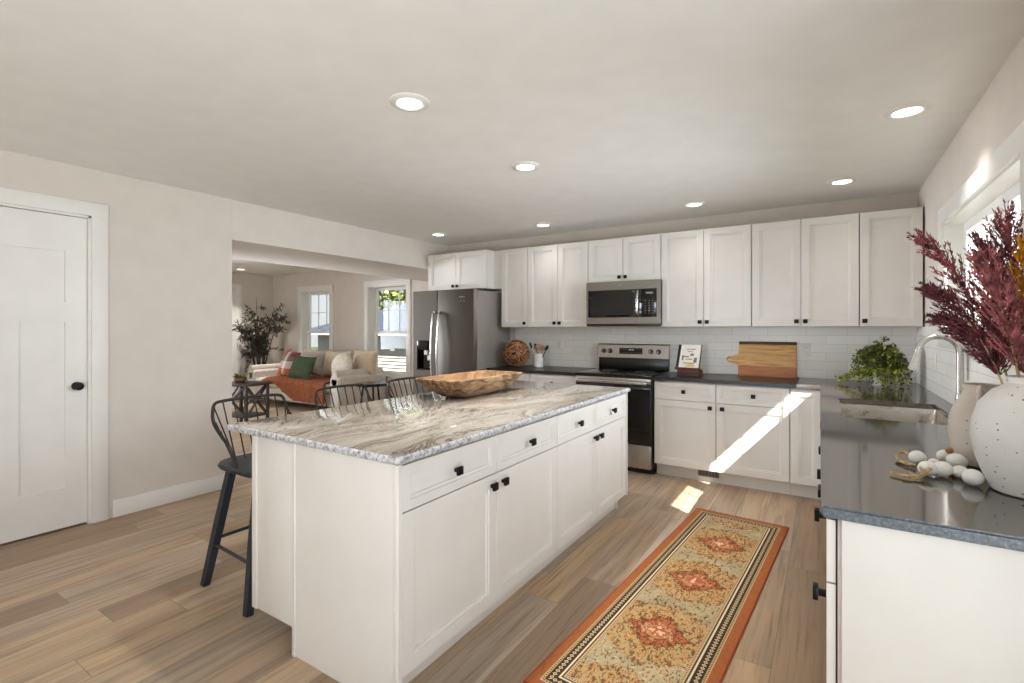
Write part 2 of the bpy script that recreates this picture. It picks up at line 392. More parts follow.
# ------------------------------------------------------------------ mesh helpers
class MB:
    def __init__(s): s.bm = bmesh.new(); s.mi = 0
    def face(s, vs):
        try:
            f = s.bm.faces.new(vs); f.material_index = s.mi; return f
        except ValueError: return None
    def absorb(s, b2, mat=None):
        vm = {}
        for v in b2.verts: vm[v] = s.bm.verts.new(mat @ v.co if mat else v.co)
        for f in b2.faces: s.face([vm[v] for v in f.verts])
        b2.free()
    def box(s, x0, x1, y0, y1, z0, z1, bev=0, seg=2, mat=None):
        b = bmesh.new()
        x0, x1 = sorted((x0, x1)); y0, y1 = sorted((y0, y1)); z0, z1 = sorted((z0, z1))
        v = [b.verts.new((x, y, z)) for z in (z0, z1) for y in (y0, y1) for x in (x0, x1)]
        for q in ((0, 2, 3, 1), (4, 5, 7, 6), (0, 1, 5, 4), (2, 6, 7, 3), (0, 4, 6, 2), (1, 3, 7, 5)): b.faces.new([v[i] for i in q])
        if bev: bmesh.ops.bevel(b, geom=b.edges[:], offset=min(bev, .49 * min(x1 - x0, y1 - y0, z1 - z0)), segments=seg, affect='EDGES', profile=.5)
        s.absorb(b, mat); return s
    def loft(s, rings, cap0=True, cap1=True, closed=True, loop=False):
        vr = [[s.bm.verts.new(p) for p in r] for r in rings]
        n = len(vr[0]); prs = list(zip(vr[:-1], vr[1:]))
        if loop: prs.append((vr[-1], vr[0]))
        for a, b in prs:
            for i in range(n if closed else n - 1):
                j = (i + 1) % n; s.face([a[i], a[j], b[j], b[i]])
        if not loop:
            if cap0: s.face(vr[0][::-1])
            if cap1: s.face(vr[-1])
        return s
    def tube(s, pts, r=.01, n=8, closed=False, cap=True, flatten=1., up=None):
        pts = [Vector(p) for p in pts]; k = len(pts)
        rs = r if isinstance(r, (list, tuple)) else [r] * k
        def tan(i):
            if closed: return (pts[(i + 1) % k] - pts[i - 1]).normalized()
            return (pts[min(i + 1, k - 1)] - pts[max(i - 1, 0)]).normalized()
        t = tan(0); u = Vector(up) if up else (Vector((0, 0, 1)) if abs(t.z) < .9 else Vector((1, 0, 0)))
        a = (u - t * u.dot(t)).normalized(); rings = []
        for i in range(k):
            t = tan(i); a = (a - t * a.dot(t))
            a = a.normalized() if a.length > 1e-6 else t.orthogonal().normalized()
            b = t.cross(a)
            rings.append([pts[i] + (a * math.cos(q) + b * math.sin(q) * flatten) * rs[i] for q in [2 * math.pi * j / n + math.pi / n for j in range(n)]])
        return s.loft(rings, cap, cap, True, closed)
    def lathe(s, prof, n=32, c=(0, 0, 0), axis='z', cap=True, sx=1., sy=1.):
        rings = []
        for r, h in prof:
            ring = []
            for j in range(n):
                q = 2 * math.pi * j / n
                p = (r * math.cos(q) * sx, r * math.sin(q) * sy, h)
                if axis == 'y': p = (p[0], h, -p[1])
                if axis == 'x': p = (h, p[0], p[1])
                ring.append((p[0] + c[0], p[1] + c[1], p[2] + c[2]))
            rings.append(ring)
        return s.loft(rings, cap, cap)
    def ball(s, c, r, n=14, sc=(1, 1, 1)):
        m = n // 2
        return s.loft([[(c[0] + r * sc[0] * math.sin(math.pi * i / m) * math.cos(2 * math.pi * j / n), c[1] + r * sc[1] * math.sin(math.pi * i / m) * math.sin(2 * math.pi * j / n),
                         c[2] - r * sc[2] * math.cos(math.pi * i / m)) for j in range(n)] for i in [.12] + list(range(1, m)) + [m - .12]])
    def prism(s, poly, axis, a, b, bev=0):
        q = bmesh.new()
        def P(u, v, h): return {'z': (u, v, h), 'y': (u, h, v), 'x': (h, u, v)}[axis]
        lo = [q.verts.new(P(u, v, a)) for u, v in poly]; hi = [q.verts.new(P(u, v, b)) for u, v in poly]
        n = len(poly)
        q.faces.new(lo[::-1]); q.faces.new(hi)
        for i in range(n): q.faces.new([lo[i], lo[(i + 1) % n], hi[(i + 1) % n], hi[i]])
        bmesh.ops.recalc_face_normals(q, faces=q.faces[:])
        if bev:
            es = [e for e in q.edges if len(e.link_faces) == 2 and e.calc_face_angle(0) > .5]
            bmesh.ops.bevel(q, geom=es, offset=bev, segments=2, affect='EDGES')
        s.absorb(q); return s
    def grid(s, us, vs, inc, w0, w1, f, bev=0):
        """a slab of cells in the (u, v) plane between w0 and w1, cells left out where inc is false; f maps (u, v, w) to a point"""
        q = bmesh.new(); cache = {}
        def vt(i, j, k):
            if (i, j, k) not in cache: cache[(i, j, k)] = q.verts.new(f(us[i], vs[j], w1 if k else w0))
            return cache[(i, j, k)]
        nu, nv = len(us) - 1, len(vs) - 1
        on = lambda i, j: 0 <= i < nu and 0 <= j < nv and inc(i, j)
        for i in range(nu):
            for j in range(nv):
                if not on(i, j): continue
                for k in (0, 1): q.faces.new([vt(i, j, k), vt(i + 1, j, k), vt(i + 1, j + 1, k), vt(i, j + 1, k)])
                for (di, dj, a, b) in ((-1, 0, (i, j), (i, j + 1)), (1, 0, (i + 1, j), (i + 1, j + 1)), (0, -1, (i, j), (i + 1, j)), (0, 1, (i, j + 1), (i + 1, j + 1))):
                    if not on(i + di, j + dj): q.faces.new([vt(*a, 0), vt(*b, 0), vt(*b, 1), vt(*a, 1)])
        bmesh.ops.recalc_face_normals(q, faces=q.faces[:])
        bmesh.ops.dissolve_limit(q, angle_limit=.01, verts=q.verts[:], edges=q.edges[:])
        if bev:
            es = [e for e in q.edges if len(e.link_faces) == 2 and e.calc_face_angle(0) > .5]
            bmesh.ops.bevel(q, geom=es, offset=bev, segments=2, affect='EDGES')
        s.absorb(q); return s
    def leaf(s, p, d, nrm, ln, wd, fold=.15):
        p, d, nrm = Vector(p), Vector(d).normalized(), Vector(nrm)
        sd = d.cross(nrm)
        sd = sd.normalized() if sd.length > 1e-5 else d.orthogonal().normalized()
        up = sd.cross(d)
        a = s.bm.verts.new(p); b = s.bm.verts.new(p + d * ln * .45 + sd * wd / 2 + up * wd * fold)
        c = s.bm.verts.new(p + d * ln); e = s.bm.verts.new(p + d * ln * .45 - sd * wd / 2 + up * wd * fold)
        s.face([a, b, c, e])
    def build(s, name, mat, parent=None, smooth=True, ang=38, loc=None):
        bmesh.ops.recalc_face_normals(s.bm, faces=s.bm.faces[:])
        me = bpy.data.meshes.new(name); s.bm.to_mesh(me); s.bm.free()
        for m in (mat if isinstance(mat, (list, tuple)) else [mat]): me.materials.append(M[m] if isinstance(m, str) else m)
        if smooth and len(me.polygons):
            me.polygons.foreach_set('use_smooth', [True] * len(me.polygons)); me.set_sharp_from_angle(angle=R(ang))
        o = bpy.data.objects.new(name, me); C.objects.link(o)
        if parent: o.parent = parent
        if loc: o.location = loc
        return o
def tag(o, label, cat, group=None, kind=None):
    o['label'] = label; o['category'] = cat
    if group: o['group'] = group
    if kind: o['kind'] = kind
    return o
def thing(name, label, cat, loc=(0, 0, 0), rz=0., group=None):
    o = bpy.data.objects.new(name, None); o.empty_display_size = .1; C.objects.link(o)
    o.location = loc; o.rotation_euler = (0, 0, rz)
    return tag(o, label, cat, group)
def struct(o): o['kind'] = 'structure'; return o
def dup(root, loc, rz=None, label=None):
    r = root.copy(); C.objects.link(r); r.location = loc
    if rz is not None: r.rotation_euler = (0, 0, rz)
    if label: r['label'] = label
    for ch in list(root.children):
        c = ch.copy(); C.objects.link(c); c.parent = r
        for g in list(ch.children):
            d = g.copy(); C.objects.link(d); d.parent = c
    return r
def bez(a, b, c, n=12):
    a, b, c = Vector(a), Vector(b), Vector(c)
    return [(a * (1 - t) ** 2 + b * 2 * t * (1 - t) + c * t * t) for t in [i / n for i in range(n + 1)]]
def spline(pts, sub=6, closed=False):
    pts = [Vector(p) for p in pts]; n = len(pts); out = []
    for i in range(n if closed else n - 1):
        p0 = pts[(i - 1) % n] if (closed or i > 0) else pts[0] * 2 - pts[1]
        p1, p2 = pts[i], pts[(i + 1) % n]
        p3 = pts[(i + 2) % n] if (closed or i + 2 < n) else pts[-1] * 2 - pts[-2]
        for k in range(sub):
            t = k / sub
            out.append(.5 * ((2 * p1) + (p2 - p0) * t + (2 * p0 - 5 * p1 + 4 * p2 - p3) * t * t + (3 * p1 - p0 - 3 * p2 + p3) * t ** 3))
    if not closed: out.append(pts[-1])
    return out

# ------------------------------------------------------------------ the room
XL, XR, YB, ZC = -4.313, .629, 5.13, 2.466
LXL, LYB = -9.83, 6.03            # living room: left wall, back wall
BX = -5.47                        # far side of the dropped header
OPY, OPZ = 2.27, 2.12             # opening edge, header underside
YF = -4.5                         # wall behind the camera
def fX(x0, x1): return lambda u, v, w: (w, u, v)      # u = y, v = z
def fY(u, v, w): return (u, w, v)                      # u = x, v = z
struct(MB().box(LXL - .2, XR + .25, YF - .2, LYB + .3, -.12, 0).build('floor', 'floor_planks'))
struct(MB().box(LXL - .2, XR + .25, YF - .2, LYB + .3, ZC, ZC + .15).build('ceiling', 'ceiling_paint'))
# right wall with the sink window
W3 = (2.56, 4.06, 1.34, 2.015)
ys = [YF - .2, -2.7, 1.1, W3[0], W3[1], YB + .15]; zs = [0, .08, W3[2], W3[3], 2.12, ZC]
struct(MB().grid(ys, zs, lambda i, j: not (i == 3 and j == 2) and not (i == 1 and 1 <= j <= 3), XR, XR + .2, fX(0, 0)).build('wall_right', 'wall_paint'))  # unseen opening beside the camera added for the right fill lamps
struct(MB().box(XL - .12, XR, YB, YB + .15, 0, ZC).build('wall_back', 'wall_paint'))
# left wall: doorway with the closed door
D1 = (.51, 1.31, 2.14)
ys = [YF, D1[0], D1[1], OPY]; zs = [0, D1[2], ZC]
lw = MB().grid(ys, zs, lambda i, j: not (i == 1 and j == 0), XL - .12, XL, fX(0, 0))
struct(lw.build('wall_left', 'wall_paint'))
struct(MB().box(BX, XL - .12, OPY - .12, OPY, 0, ZC).build('wall_passage', 'wall_paint'))
struct(MB().box(BX, BX + .12, YF, OPY - .12, 0, ZC).build('wall_passage_left', 'wall_paint'))
struct(MB().box(BX, XL, OPY, LYB, OPZ, ZC, .004).build('wall_header', 'wall_paint'))
struct(MB().box(XL - .12, XL, YB + .15, LYB, 0, OPZ).build('wall_nook', 'wall_paint'))
# living room
W1 = (-8.86, -7.97, .52, 2.09); W2 = (-6.90, -5.96, .52, 2.10)
xs = [LXL - .15, W1[0], W1[1], W2[0], W2[1], XL]; zs = [0, .52, 2.09, ZC]
struct(MB().grid(xs, zs, lambda i, j: not (j == 1 and i in (1, 3)), LYB, LYB + .22, fY).build('wall_living_back', 'wall_paint'))
struct(MB().grid([YF, 1.5, 3.7, LYB], [0, .75, 2.12, ZC], lambda i, j: not (i == 1 and j == 1), LXL - .15, LXL, fX(0, 0)).build('wall_living_left', 'wall_paint'))  # unseen opening cut for the left living room fill lamp
cw = MB()
for a_, b_, c_, d_ in ((1.4, 1.5, .65, 2.22), (3.7, 3.8, .65, 2.22), (1.5, 3.7, 2.12, 2.22), (1.5, 3.7, .65, .75)): cw.box(LXL, LXL + .02, a_, b_, c_, d_, .003)
struct(cw.build('trim_3', 'trim_white'))  # casing around the made-up left opening
# unseen front wall of kitchen and living room, openings added for the fill lamps
xs = [LXL - .15, -9.2, -6.0, BX + .12, -4.2, .2, XR]; zs = [0, .1, 2.2, ZC]
struct(MB().grid(xs, zs, lambda i, j: not (j == 1 and i in (1, 4)), YF - .15, YF, fY).build('wall_front', 'wall_paint'))
# tile backsplash
struct(MB().box(-3.22, XR - .012, YB - .012, YB, .9145, 1.372).build('trim_backsplash_back', 'tile_back'))
ys = [1.45, W3[0] - .1, W3[1] + .1, YB]; zs = [.9145, W3[2] - .1, 1.372]
struct(MB().grid(ys, zs, lambda i, j: not (j == 1 and i == 1), XR - .012, XR, fX(0, 0)).build('trim_backsplash_right', 'tile_side'))
# baseboards
def baseboard(name, x0, x1, y0, y1):
    b = MB(); b.box(x0, x1, y0, y1, 0, .125, .003); struct(b.build(name, 'trim_white'))
baseboard('baseboard_left', XL, XL + .016, 1.425, OPY + .016)
baseboard('baseboard_passage', BX, XL + .0, OPY, OPY + .016)
baseboard('baseboard_living_back', LXL, XL - .12, LYB - .016, LYB)
baseboard('baseboard_living_left', LXL, LXL + .016, .5, LYB - .016)
# casing around the door
def casing(name, y0, y1, ztop, x, w_=.095, t=.02, sgn=1):
    b = MB()
    for a, c in ((y0 - w_, y0), (y1, y1 + w_)):
        b.box(x, x + sgn * t, a, c, 0, ztop + w_, .004)
    b.box(x, x + sgn * (t + .001), y0 - w_, y1 + w_, ztop, ztop + w_, .004)
    for a in (y0, y1 - .014): b.box(x - sgn * .11, x + sgn * .004, a, a + .014, 0, ztop)
    b.box(x - sgn * .11, x + sgn * .004, y0, y1, ztop - .014, ztop)
    return struct(b.build(name, 'trim_white'))
casing('trim_1', D1[0] + .005, D1[1] - .005, D1[2] - .005, XL)
# door slab with one wide panel over two tall ones
dy0, dy1, dzt = .528, 1.290, 2.118
us = [dy0, dy0 + .115, .855, .949, dy1 - .117, dy1]
vs = [.012, .282, 1.398, 1.534, 1.877, dzt]
def dinc(i, j): return not ((j == 1 and i in (1, 3)) or (j == 3 and i in (1, 2, 3)))
db = MB().grid(us, vs, dinc, XL - .052, XL - .018, fX(0, 0), .0015)
db.box(XL - .044, XL - .030, dy0 + .1, dy1 - .1, .25, 1.92)
dr = struct(db.build('door_1', 'trim_white'))
kn = MB(); kn.lathe([(.028, 0), (.028, .006), (.012, .010), (.010, .036), (.024, .042), (.028, .052), (.024, .064), (.010, .068)], 24, (XL - .018, 1.232, .962), 'x')
kn.build('door_knob', 'black_metal', dr)
hb = MB(); hb.box(XL - .10, XL - .056, D1[0] + .02, D1[1] - .02, 0, .010); hb.build('threshold', 'rubber_black', dr)
# closed doorway on the living room's left wall
casing('trim_2', 4.40, 5.26, 2.14, LXL)
d2 = MB().grid([4.416, 4.53, 5.13, 5.244], [.01, .25, 1.0, 1.15, 1.95, 2.12], lambda i, j: not (i == 1 and j in (1, 3)), LXL + .0005, LXL + .014, fX(0, 0), .001)
d2.box(LXL + .0005, LXL + .005, 4.5, 5.16, .2, 2.0)
struct(d2.build('door_2', 'trim_white'))

# ------------------------------------------------------------------ windows
def window_back(name, W, wy, muntins):
    x0, x1, z0, z1 = W
    r = MB(); w_ = .1
    for a, c in ((x0 - w_, x0), (x1, x1 + w_)): r.box(a, c, wy - .02, wy, z0 - w_, z1 + w_, .004)
    r.box(x0 - w_, x1 + w_, wy - .021, wy, z1, z1 + w_, .004); r.box(x0 - w_, x1 + w_, wy - .021, wy, z0 - w_, z0, .004)
    for a in (x0, x1 - .015): r.box(a, a + .015, wy - .005, wy + .2, z0, z1)
    r.box(x0, x1, wy - .005, wy + .2, z1 - .015, z1); r.box(x0, x1, wy - .04, wy + .2, z0, z0 + .02)
    root = struct(r.build(name, 'trim_white'))
    zm = (z0 + z1) / 2 - .02
    a0, a1 = x0 + .015, x1 - .015
    f = MB()
    for (p, q, zz0, zz1, yy) in ((a0, a1, zm - .02, z1 - .015, wy + .15), (a0, a1, z0 + .02, zm + .02, wy + .115)):
        for a in (p, q - .05): f.box(a, a + .05, yy, yy + .034, zz0, zz1, .003)
        f.box(p + .05, q - .05, yy, yy + .034, zz1 - .05, zz1, .003); f.box(p + .05, q - .05, yy, yy + .034, zz0, zz0 + .05, .003)
    f.build('sash', 'vinyl_white', root)
    g = MB(); n = muntins
    xm = [a0 + .05 + (a1 - a0 - .1) * (i + 1) / n for i in range(n - 1)]
    for x in xm: g.box(x - .005, x + .005, wy + .158, wy + .176, zm + .03, z1 - .065)
    zz = (zm + .03 + z1 - .065) / 2; g.box(a0 + .05, a1 - .05, wy + .159, wy + .175, zz - .005, zz + .005)
    g.build('muntins', 'vinyl_white', root)
    p = MB(); p.box(a0 + .045, a1 - .045, wy + .165, wy + .169, zm + .02, z1 - .06); p.build('pane', 'window_glass', root)
    p = MB(); p.box(a0 + .045, a1 - .045, wy + .130, wy + .134, z0 + .065, zm - .025); p.build('pane', 'window_glass', root)
window_back('window_1', W1, LYB, 3); window_back('window_2', W2, LYB, 3)
def window_side():
    y0, y1, z0, z1 = W3; x = XR; w_ = .1
    r = MB()
    for a, c in ((y0 - w_, y0), (y1, y1 + w_)): r.box(x - .022, x, a, c, z0 - w_, z1 + w_, .004)
    r.box(x - .023, x, y0 - w_, y1 + w_, z1, z1 + w_, .004); r.box(x - .023, x, y0 - w_, y1 + w_, z0 - w_, z0, .004)
    for a in (y0, y1 - .012): r.box(x - .005, x + .19, a, a + .012, z0, z1)
    r.box(x - .005, x + .19, y0, y1, z1 - .012, z1); r.box(x - .03, x + .19, y0, y1, z0, z0 + .015)
    root = struct(r.build('window_3', 'trim_white'))
    ym = (y0 + y1) / 2
    f = MB(); f.box(x + .08, x + .16, ym - .045, ym + .045, z0 + .015, z1 - .012, .003)
    f.build('mullion', 'vinyl_white', root)
    for a, c in ((y0 + .012, ym - .045), (ym + .045, y1 - .012)):
        f = MB(); za, zb = z0 + .015, z1 - .012
        for q in (a, c - .055): f.box(x + .085, x + .13, q, q + .055, za, zb, .003)
        f.box(x + .085, x + .13, a + .055, c - .055, zb - .06, zb, .003); f.box(x + .085, x + .13, a + .055, c - .055, za, za + .06, .003)
        s = f.build('sash', 'vinyl_white', root)
        g = MB()
        for i in (1, 2):
            yy = a + .055 + (c - a - .11) * i / 3; g.box(x + .107, x + .115, yy - .004, yy + .004, za + .055, zb - .055)
        g.build('muntins', 'vinyl_white', s)
        p = MB(); p.box(x + .109, x + .113, a + .05, c - .05, za + .05, zb - .05); p.build('pane', 'window_glass', s)
window_side()

# ------------------------------------------------------------------ recessed lights
def recessed(x, y, label, power, living=False):
    t = thing('recessed_light', label, 'ceiling light', (x, y, ZC), 0, 'round white recessed ceiling lights')
    b = MB(); b.lathe([(.062, -.010), (.068, -.014), (.092, -.010), (.098, -.004), (.098, -.0005), (.060, -.0005)], 36, cap=False); b.build('trim_ring', 'trim_white', t)
    b = MB(); b.lathe([(.002, -.009), (.061, -.009), (.061, -.002), (.002, -.002)], 36, cap=True); b.build('lens', 'lamp_lens', t)
    lamp('recessed_lamp', 'AREA', (0, 0, -.018), power, (1, .97, .92), parent=t, shape='DISK', size=.11, spread=R(95))
PW = 7
recessed(-1.72, 1.76, 'recessed light over the island, nearest of the ceiling lights and largest in view', PW)
recessed(-1.73, 2.88, 'second recessed light over the island, in the middle of the white ceiling', PW)
recessed(-3.84, 4.40, 'recessed light in front of the cabinet over the fridge', PW * .08)
recessed(-2.545, 4.60, 'recessed light in front of the upper cabinets left of the microwave', PW * .08)
recessed(-.99, 4.56, 'recessed light in front of the upper cabinets just right of the microwave', PW * .08)
recessed(.10, 4.45, 'recessed light in front of the last upper cabinets by the corner', PW * .08)
recessed(.346, 3.19, 'recessed light over the sink run, beside the right wall', PW * .6)
recessed(-9.19, 5.0, 'small recessed light in the living room ceiling above the olive tree', 12)

# ------------------------------------------------------------------ cabinets
def shaker(x0, x1, z0, z1, rail=.06, t=.02, y=0.):
    b = MB()
    def ring(i, yy): return [(x0 + i, yy, z0 + i), (x1 - i, yy, z0 + i), (x1 - i, yy, z1 - i), (x0 + i, yy, z1 - i)]
    b.loft([ring(0, y), ring(0, y - t + .002), ring(.002, y - t), ring(rail, y - t), ring(rail + .002, y - t + .005), ring(rail + .012, y - t + .006), ring(rail + .014, y - t + .011)])
    return b
def knob_mb(x, z, y):
    b = MB(); b.box(x - .007, x + .007, y - .018, y, z - .007, z + .007)
    b.box(x - .017, x + .017, y - .030, y - .017, z - .017, z + .017, .003); return b
def cabinet(name, label, loc, rz, W, H, D, fronts, z0=0., toe=None, group=None, gap=.0024, body_h=None):
    t = thing(name, label, 'cabinet', loc, rz, group)
    b = MB(); b.box(0, W, .004, D, z0, body_h or H, .001)
    if toe: b.box(.0, W, toe, D, 0, z0)
    b.build('body', 'cabinet_white', t)
    for kind, x0, x1, za, zb, kx, kz in fronts:
        d = shaker(x0 + gap, x1 - gap, za + gap, zb - gap, .057 if kind == 'door' else .036).build(kind, 'cabinet_white', t)
        if kx is not None: knob_mb(kx, kz, -.02).build('knob', 'black_metal', d)
    return t
UZ0, UZ1, UY = 1.371, 2.279, 4.797
def upper(xa, xb, label, doors, z0=UZ0, y=UY):
    fr = [('door', a - xa, c - xa, z0, UZ1, k - xa, z0 + .045) for a, c, k in doors]
    return cabinet('upper_cabinet', label, (xa, y + .02, 0), 0, xb - xa, UZ1, YB - y - .021, fr, z0, None, 'white shaker upper cabinets')
e = .032
upper(-3.214, -2.857, 'narrow single-door white upper cabinet beside the fridge, above the vine ball', [(-3.214, -2.857, -2.857 - e)])
upper(-2.854, -2.117, 'double-door white upper cabinet left of the microwave, above the utensil crock', [(-2.854, -2.475, -2.475 - e), (-2.475, -2.117, -2.475 + e)])
upper(-2.113, -1.353, 'short double-door white upper cabinet directly above the microwave', [(-2.113, -1.735, -1.735 - e), (-1.735, -1.353, -1.735 + e)], 1.832)
upper(-1.350, -.558, 'double-door white upper cabinet right of the microwave, above the book stand', [(-1.350, -.957, -.957 - e), (-.957, -.558, -.957 + e)])
upper(-.554, .222, 'double-door white upper cabinet above the cutting board and wall outlet', [(-.554, -.179, -.179 - e), (-.179, .222, -.179 + e)])
upper(.2255, .617, 'single-door white upper cabinet in the corner above the trailing plant', [(.2255, .617, .2255 + e)])
# deep cabinet above the fridge
fcx0, fcx1, fcy = -4.239, -3.3386, 4.663
t = cabinet('fridge_cabinet', 'deep double-door white cabinet above the fridge', (fcx0, fcy + .02, 0), 0, fcx1 - fcx0, UZ1, YB - fcy - .021,
            [('door', 0, .45, 1.829, UZ1, .45 - e, 1.829 + .04), ('door', .45, .9, 1.829, UZ1, .45 + e, 1.829 + .04)], 1.829)
b = MB(); b.box(fcx1 - fcx0 + .001, -3.2145 - fcx0 - .001, .145, .16, 1.829, UZ1); b.build('filler', 'cabinet_white', t)
# base cabinets on the back wall
BZ, TZ, CB = .112, .884, .884
BYF = 4.512
def base(xa, xb, label, fronts, dz=.70):
    return cabinet('base_cabinet', label, (xa, BYF + .02, 0), 0, xb - xa, TZ - .002, YB - BYF - .021, fronts, BZ, .07, 'white shaker base cabinets on the back wall')
base(-3.20, -2.66, 'white base cabinet under the vine ball, left of the range', [('drawer', 0, .54, .70, .874, .27, .79), ('door', 0, .54, .118, .70, .51, .64)])
base(-2.657, -2.118, 'white base cabinet under the utensil crock, just left of the range', [('drawer', 0, .539, .70, .874, .27, .79), ('door', 0, .539, .118, .70, .03, .64)])
base(-1.334, -.801, 'white base cabinet with drawer and door just right of the range', [('drawer', 0, .533, .712, .874, .266, .793), ('door', 0, .533, .118, .712, .533 - .045, .667)])
t = base(-.799, -.246, 'white base cabinet with drawer and door crossed by the sunbeam, above the floor vent', [('drawer', 0, .553, .712, .874, .29, .793), ('door', 0, .553, .118, .712, .052, .667)])
cabinet('corner_cabinet', 'blind corner base cabinet with plain shaker door beside the sink run', (-.244, BYF + .02, 0), 0, .222, TZ - .002, YB - BYF - .021,
        [('door', 0, .2215, .118, .874, None, None)], BZ, .07)
# toe-kick vent grille
b = MB(); b.box(-.965, -.79, 4.590, 4.602, .045, .105, .002)
vt = tag(b.build('toe_kick_vent', 'mark_grey'), 'grey slotted vent grille in the toe kick under the back cabinets', 'vent')
b = MB()
for i in range(14):
    xx = -.957 + i * .0122; b.box(xx, xx + .006, 4.586, 4.5905, .052, .098)
b.build('slot', 'appliance_black', vt)
# sink run on the right wall (faces -X): local x -> -Y
SX = .0
def runcab(name, ya, yb, label, fronts, group='white shaker base cabinets on the sink run', body_h=None):
    return cabinet(name, label, (SX + .02, yb, 0), R(-90), yb - ya, TZ - .002, XR - SX - .021, fronts, BZ, .07, group, body_h=body_h)
nearcab = runcab('base_cabinet', 1.478, 2.02, 'white base cabinet at the near end of the sink run, under the big vase',
       [('drawer', 0, .54, .712, .874, .27, .793), ('door', 0, .54, .118, .712, .505, .667)])
runcab('base_cabinet', 2.022, 2.90, 'white base cabinet on the sink run between the sink and the near end cabinet',
       [('drawer', 0, .439, .712, .874, .22, .793), ('drawer', .439, .878, .712, .874, .66, .793), ('door', 0, .439, .118, .712, .41, .667), ('door', .439, .878, .118, .712, .468, .667)])
runcab('sink_cabinet', 2.902, 3.80, 'white sink base cabinet below the steel sink',
       [('door', 0, .449, .118, .874, .42, .80), ('door', .449, .898, .118, .874, .478, .80)], None, .69)
runcab('base_cabinet', 3.802, 4.505, 'white base cabinet on the sink run between sink and corner', [('drawer', .03, .70, .712, .874, .37, .793), ('door', .03, .70, .118, .712, .065, .667)])
b = MB(); b.box(.543, .558, .012, XR - .024, 0, .882, .002); b.build('end_panel', 'cabinet_white', nearcab)
# countertops
def topmat(b, name, label, mats, edge_test, cat='countertop'):
    o = b.build(name, mats)
    for p in o.data.polygons:
        if edge_test(p): p.material_index = 1
    return tag(o, label, cat)
CT0, CT1 = .884, .914
def fz(u, v, w): return (u, v, w)
vert = lambda p: abs(p.normal.z) < .85
b = MB().grid([-3.205, -2.116], [BYF - .027, YB - .0005], lambda i, j: True, CT0, CT1, fz, .003)
topmat(b, 'countertop', 'short black stone countertop between fridge and range', ['dark_granite_dim', 'dark_granite_dim'], vert)
S = (.07, .53, 2.97, 3.73)
TONE_SPLIT = -.20  # tone change placed where the brighter reflection on the stone begins
b = MB().grid([-1.337, TONE_SPLIT - .0005], [BYF - .027, YB - .0005], lambda i, j: True, CT0, CT1, fz, .003)
topmat(b, 'countertop', 'black stone countertop under the book stand and cutting board', ['dark_granite_dim', 'dark_granite_dim'], vert)
b = MB().grid([TONE_SPLIT, -.030, S[0], S[1], XR - .0005], [1.45, S[2], S[3], BYF - .027, YB - .0005],
              lambda i, j: (j == 3 or i >= 1) and not (i == 2 and j == 1), CT0, CT1,
              lambda u, v, w: (u if u != -.030 else -.011 - .029 * (v - 1.45) / 3.035, v, w), .005)
topmat(b, 'countertop', 'long dark polished stone countertop on the sink run under the vase and sink', ['dark_granite', 'dark_granite_edge'],
       lambda p: vert(p) and p.center.y < 1.6)
# undermount sink
b = MB()
x0, x1, y0, y1 = S[0] - .012, S[1] + .012, S[2] - .012, S[3] + .012
def rr(i, z, r=.03):
    pts = []
    for cx, cy, a0 in ((x1 - i - r, y1 - i - r, 0), (x0 + i + r, y1 - i - r, 90), (x0 + i + r, y0 + i + r, 180), (x1 - i - r, y0 + i + r, 270)):
        for k in range(5):
            q = R(a0 + 22.5 * k); pts.append((cx + r * math.cos(q), cy + r * math.sin(q), z))
    return pts
b.loft([rr(-.012, .8835), rr(.0, .8835), rr(.004, .86), rr(.010, .71), rr(.035, .703), rr(.034, .700), rr(.008, .705), rr(0, .71), rr(-.012, .878)], False, False)
f0 = [b.bm.verts.new(p) for p in rr(.035, .7032)]; b.face(f0)
sk = tag(b.build('sink', 'sink_steel'), 'stainless steel undermount sink below the window', 'sink')
b = MB(); b.lathe([(.044, .7035), (.044, .7065), (.03, .7065), (.028, .704)], 24, ((x0 + x1) / 2, (y0 + y1) / 2, 0)); b.build('drain', 'stainless_light', sk)
# faucet
t = thing('faucet', 'tall brushed steel gooseneck faucet behind the sink', 'faucet', (.585, 3.40, .914))
b = MB(); b.lathe([(.028, 0), (.028, .006), (.021, .012), (.019, .1), (.015, .11)], 24); b.build('base', 'stainless_light', t)
b = MB(); pts = [(0, 0, .10), (0, 0, .30)]
for k in range(1, 14):
    q = R(k * 180 / 14); pts.append((-.085 + .085 * math.cos(q), 0, .315 + .085 * math.sin(q)))
pts += [(-.172, 0, .305)]
b.tube(pts, .0155, 16); b.build('gooseneck', 'stainless_light', t)
b = MB(); b.tube([(-.171, 0, .315), (-.178, 0, .285), (-.186, 0, .25), (-.193, 0, .222)], [.017, .019, .0215, .023], 16); b.build('spray_head', 'stainless_light', t)
b = MB(); b.tube([(0, .0, .06), (0, -.035, .065), (0, -.06, .085), (0, -.075, .12)], [.009, .008, .007, .006], 10); b.build('handle', 'stainless_light', t)

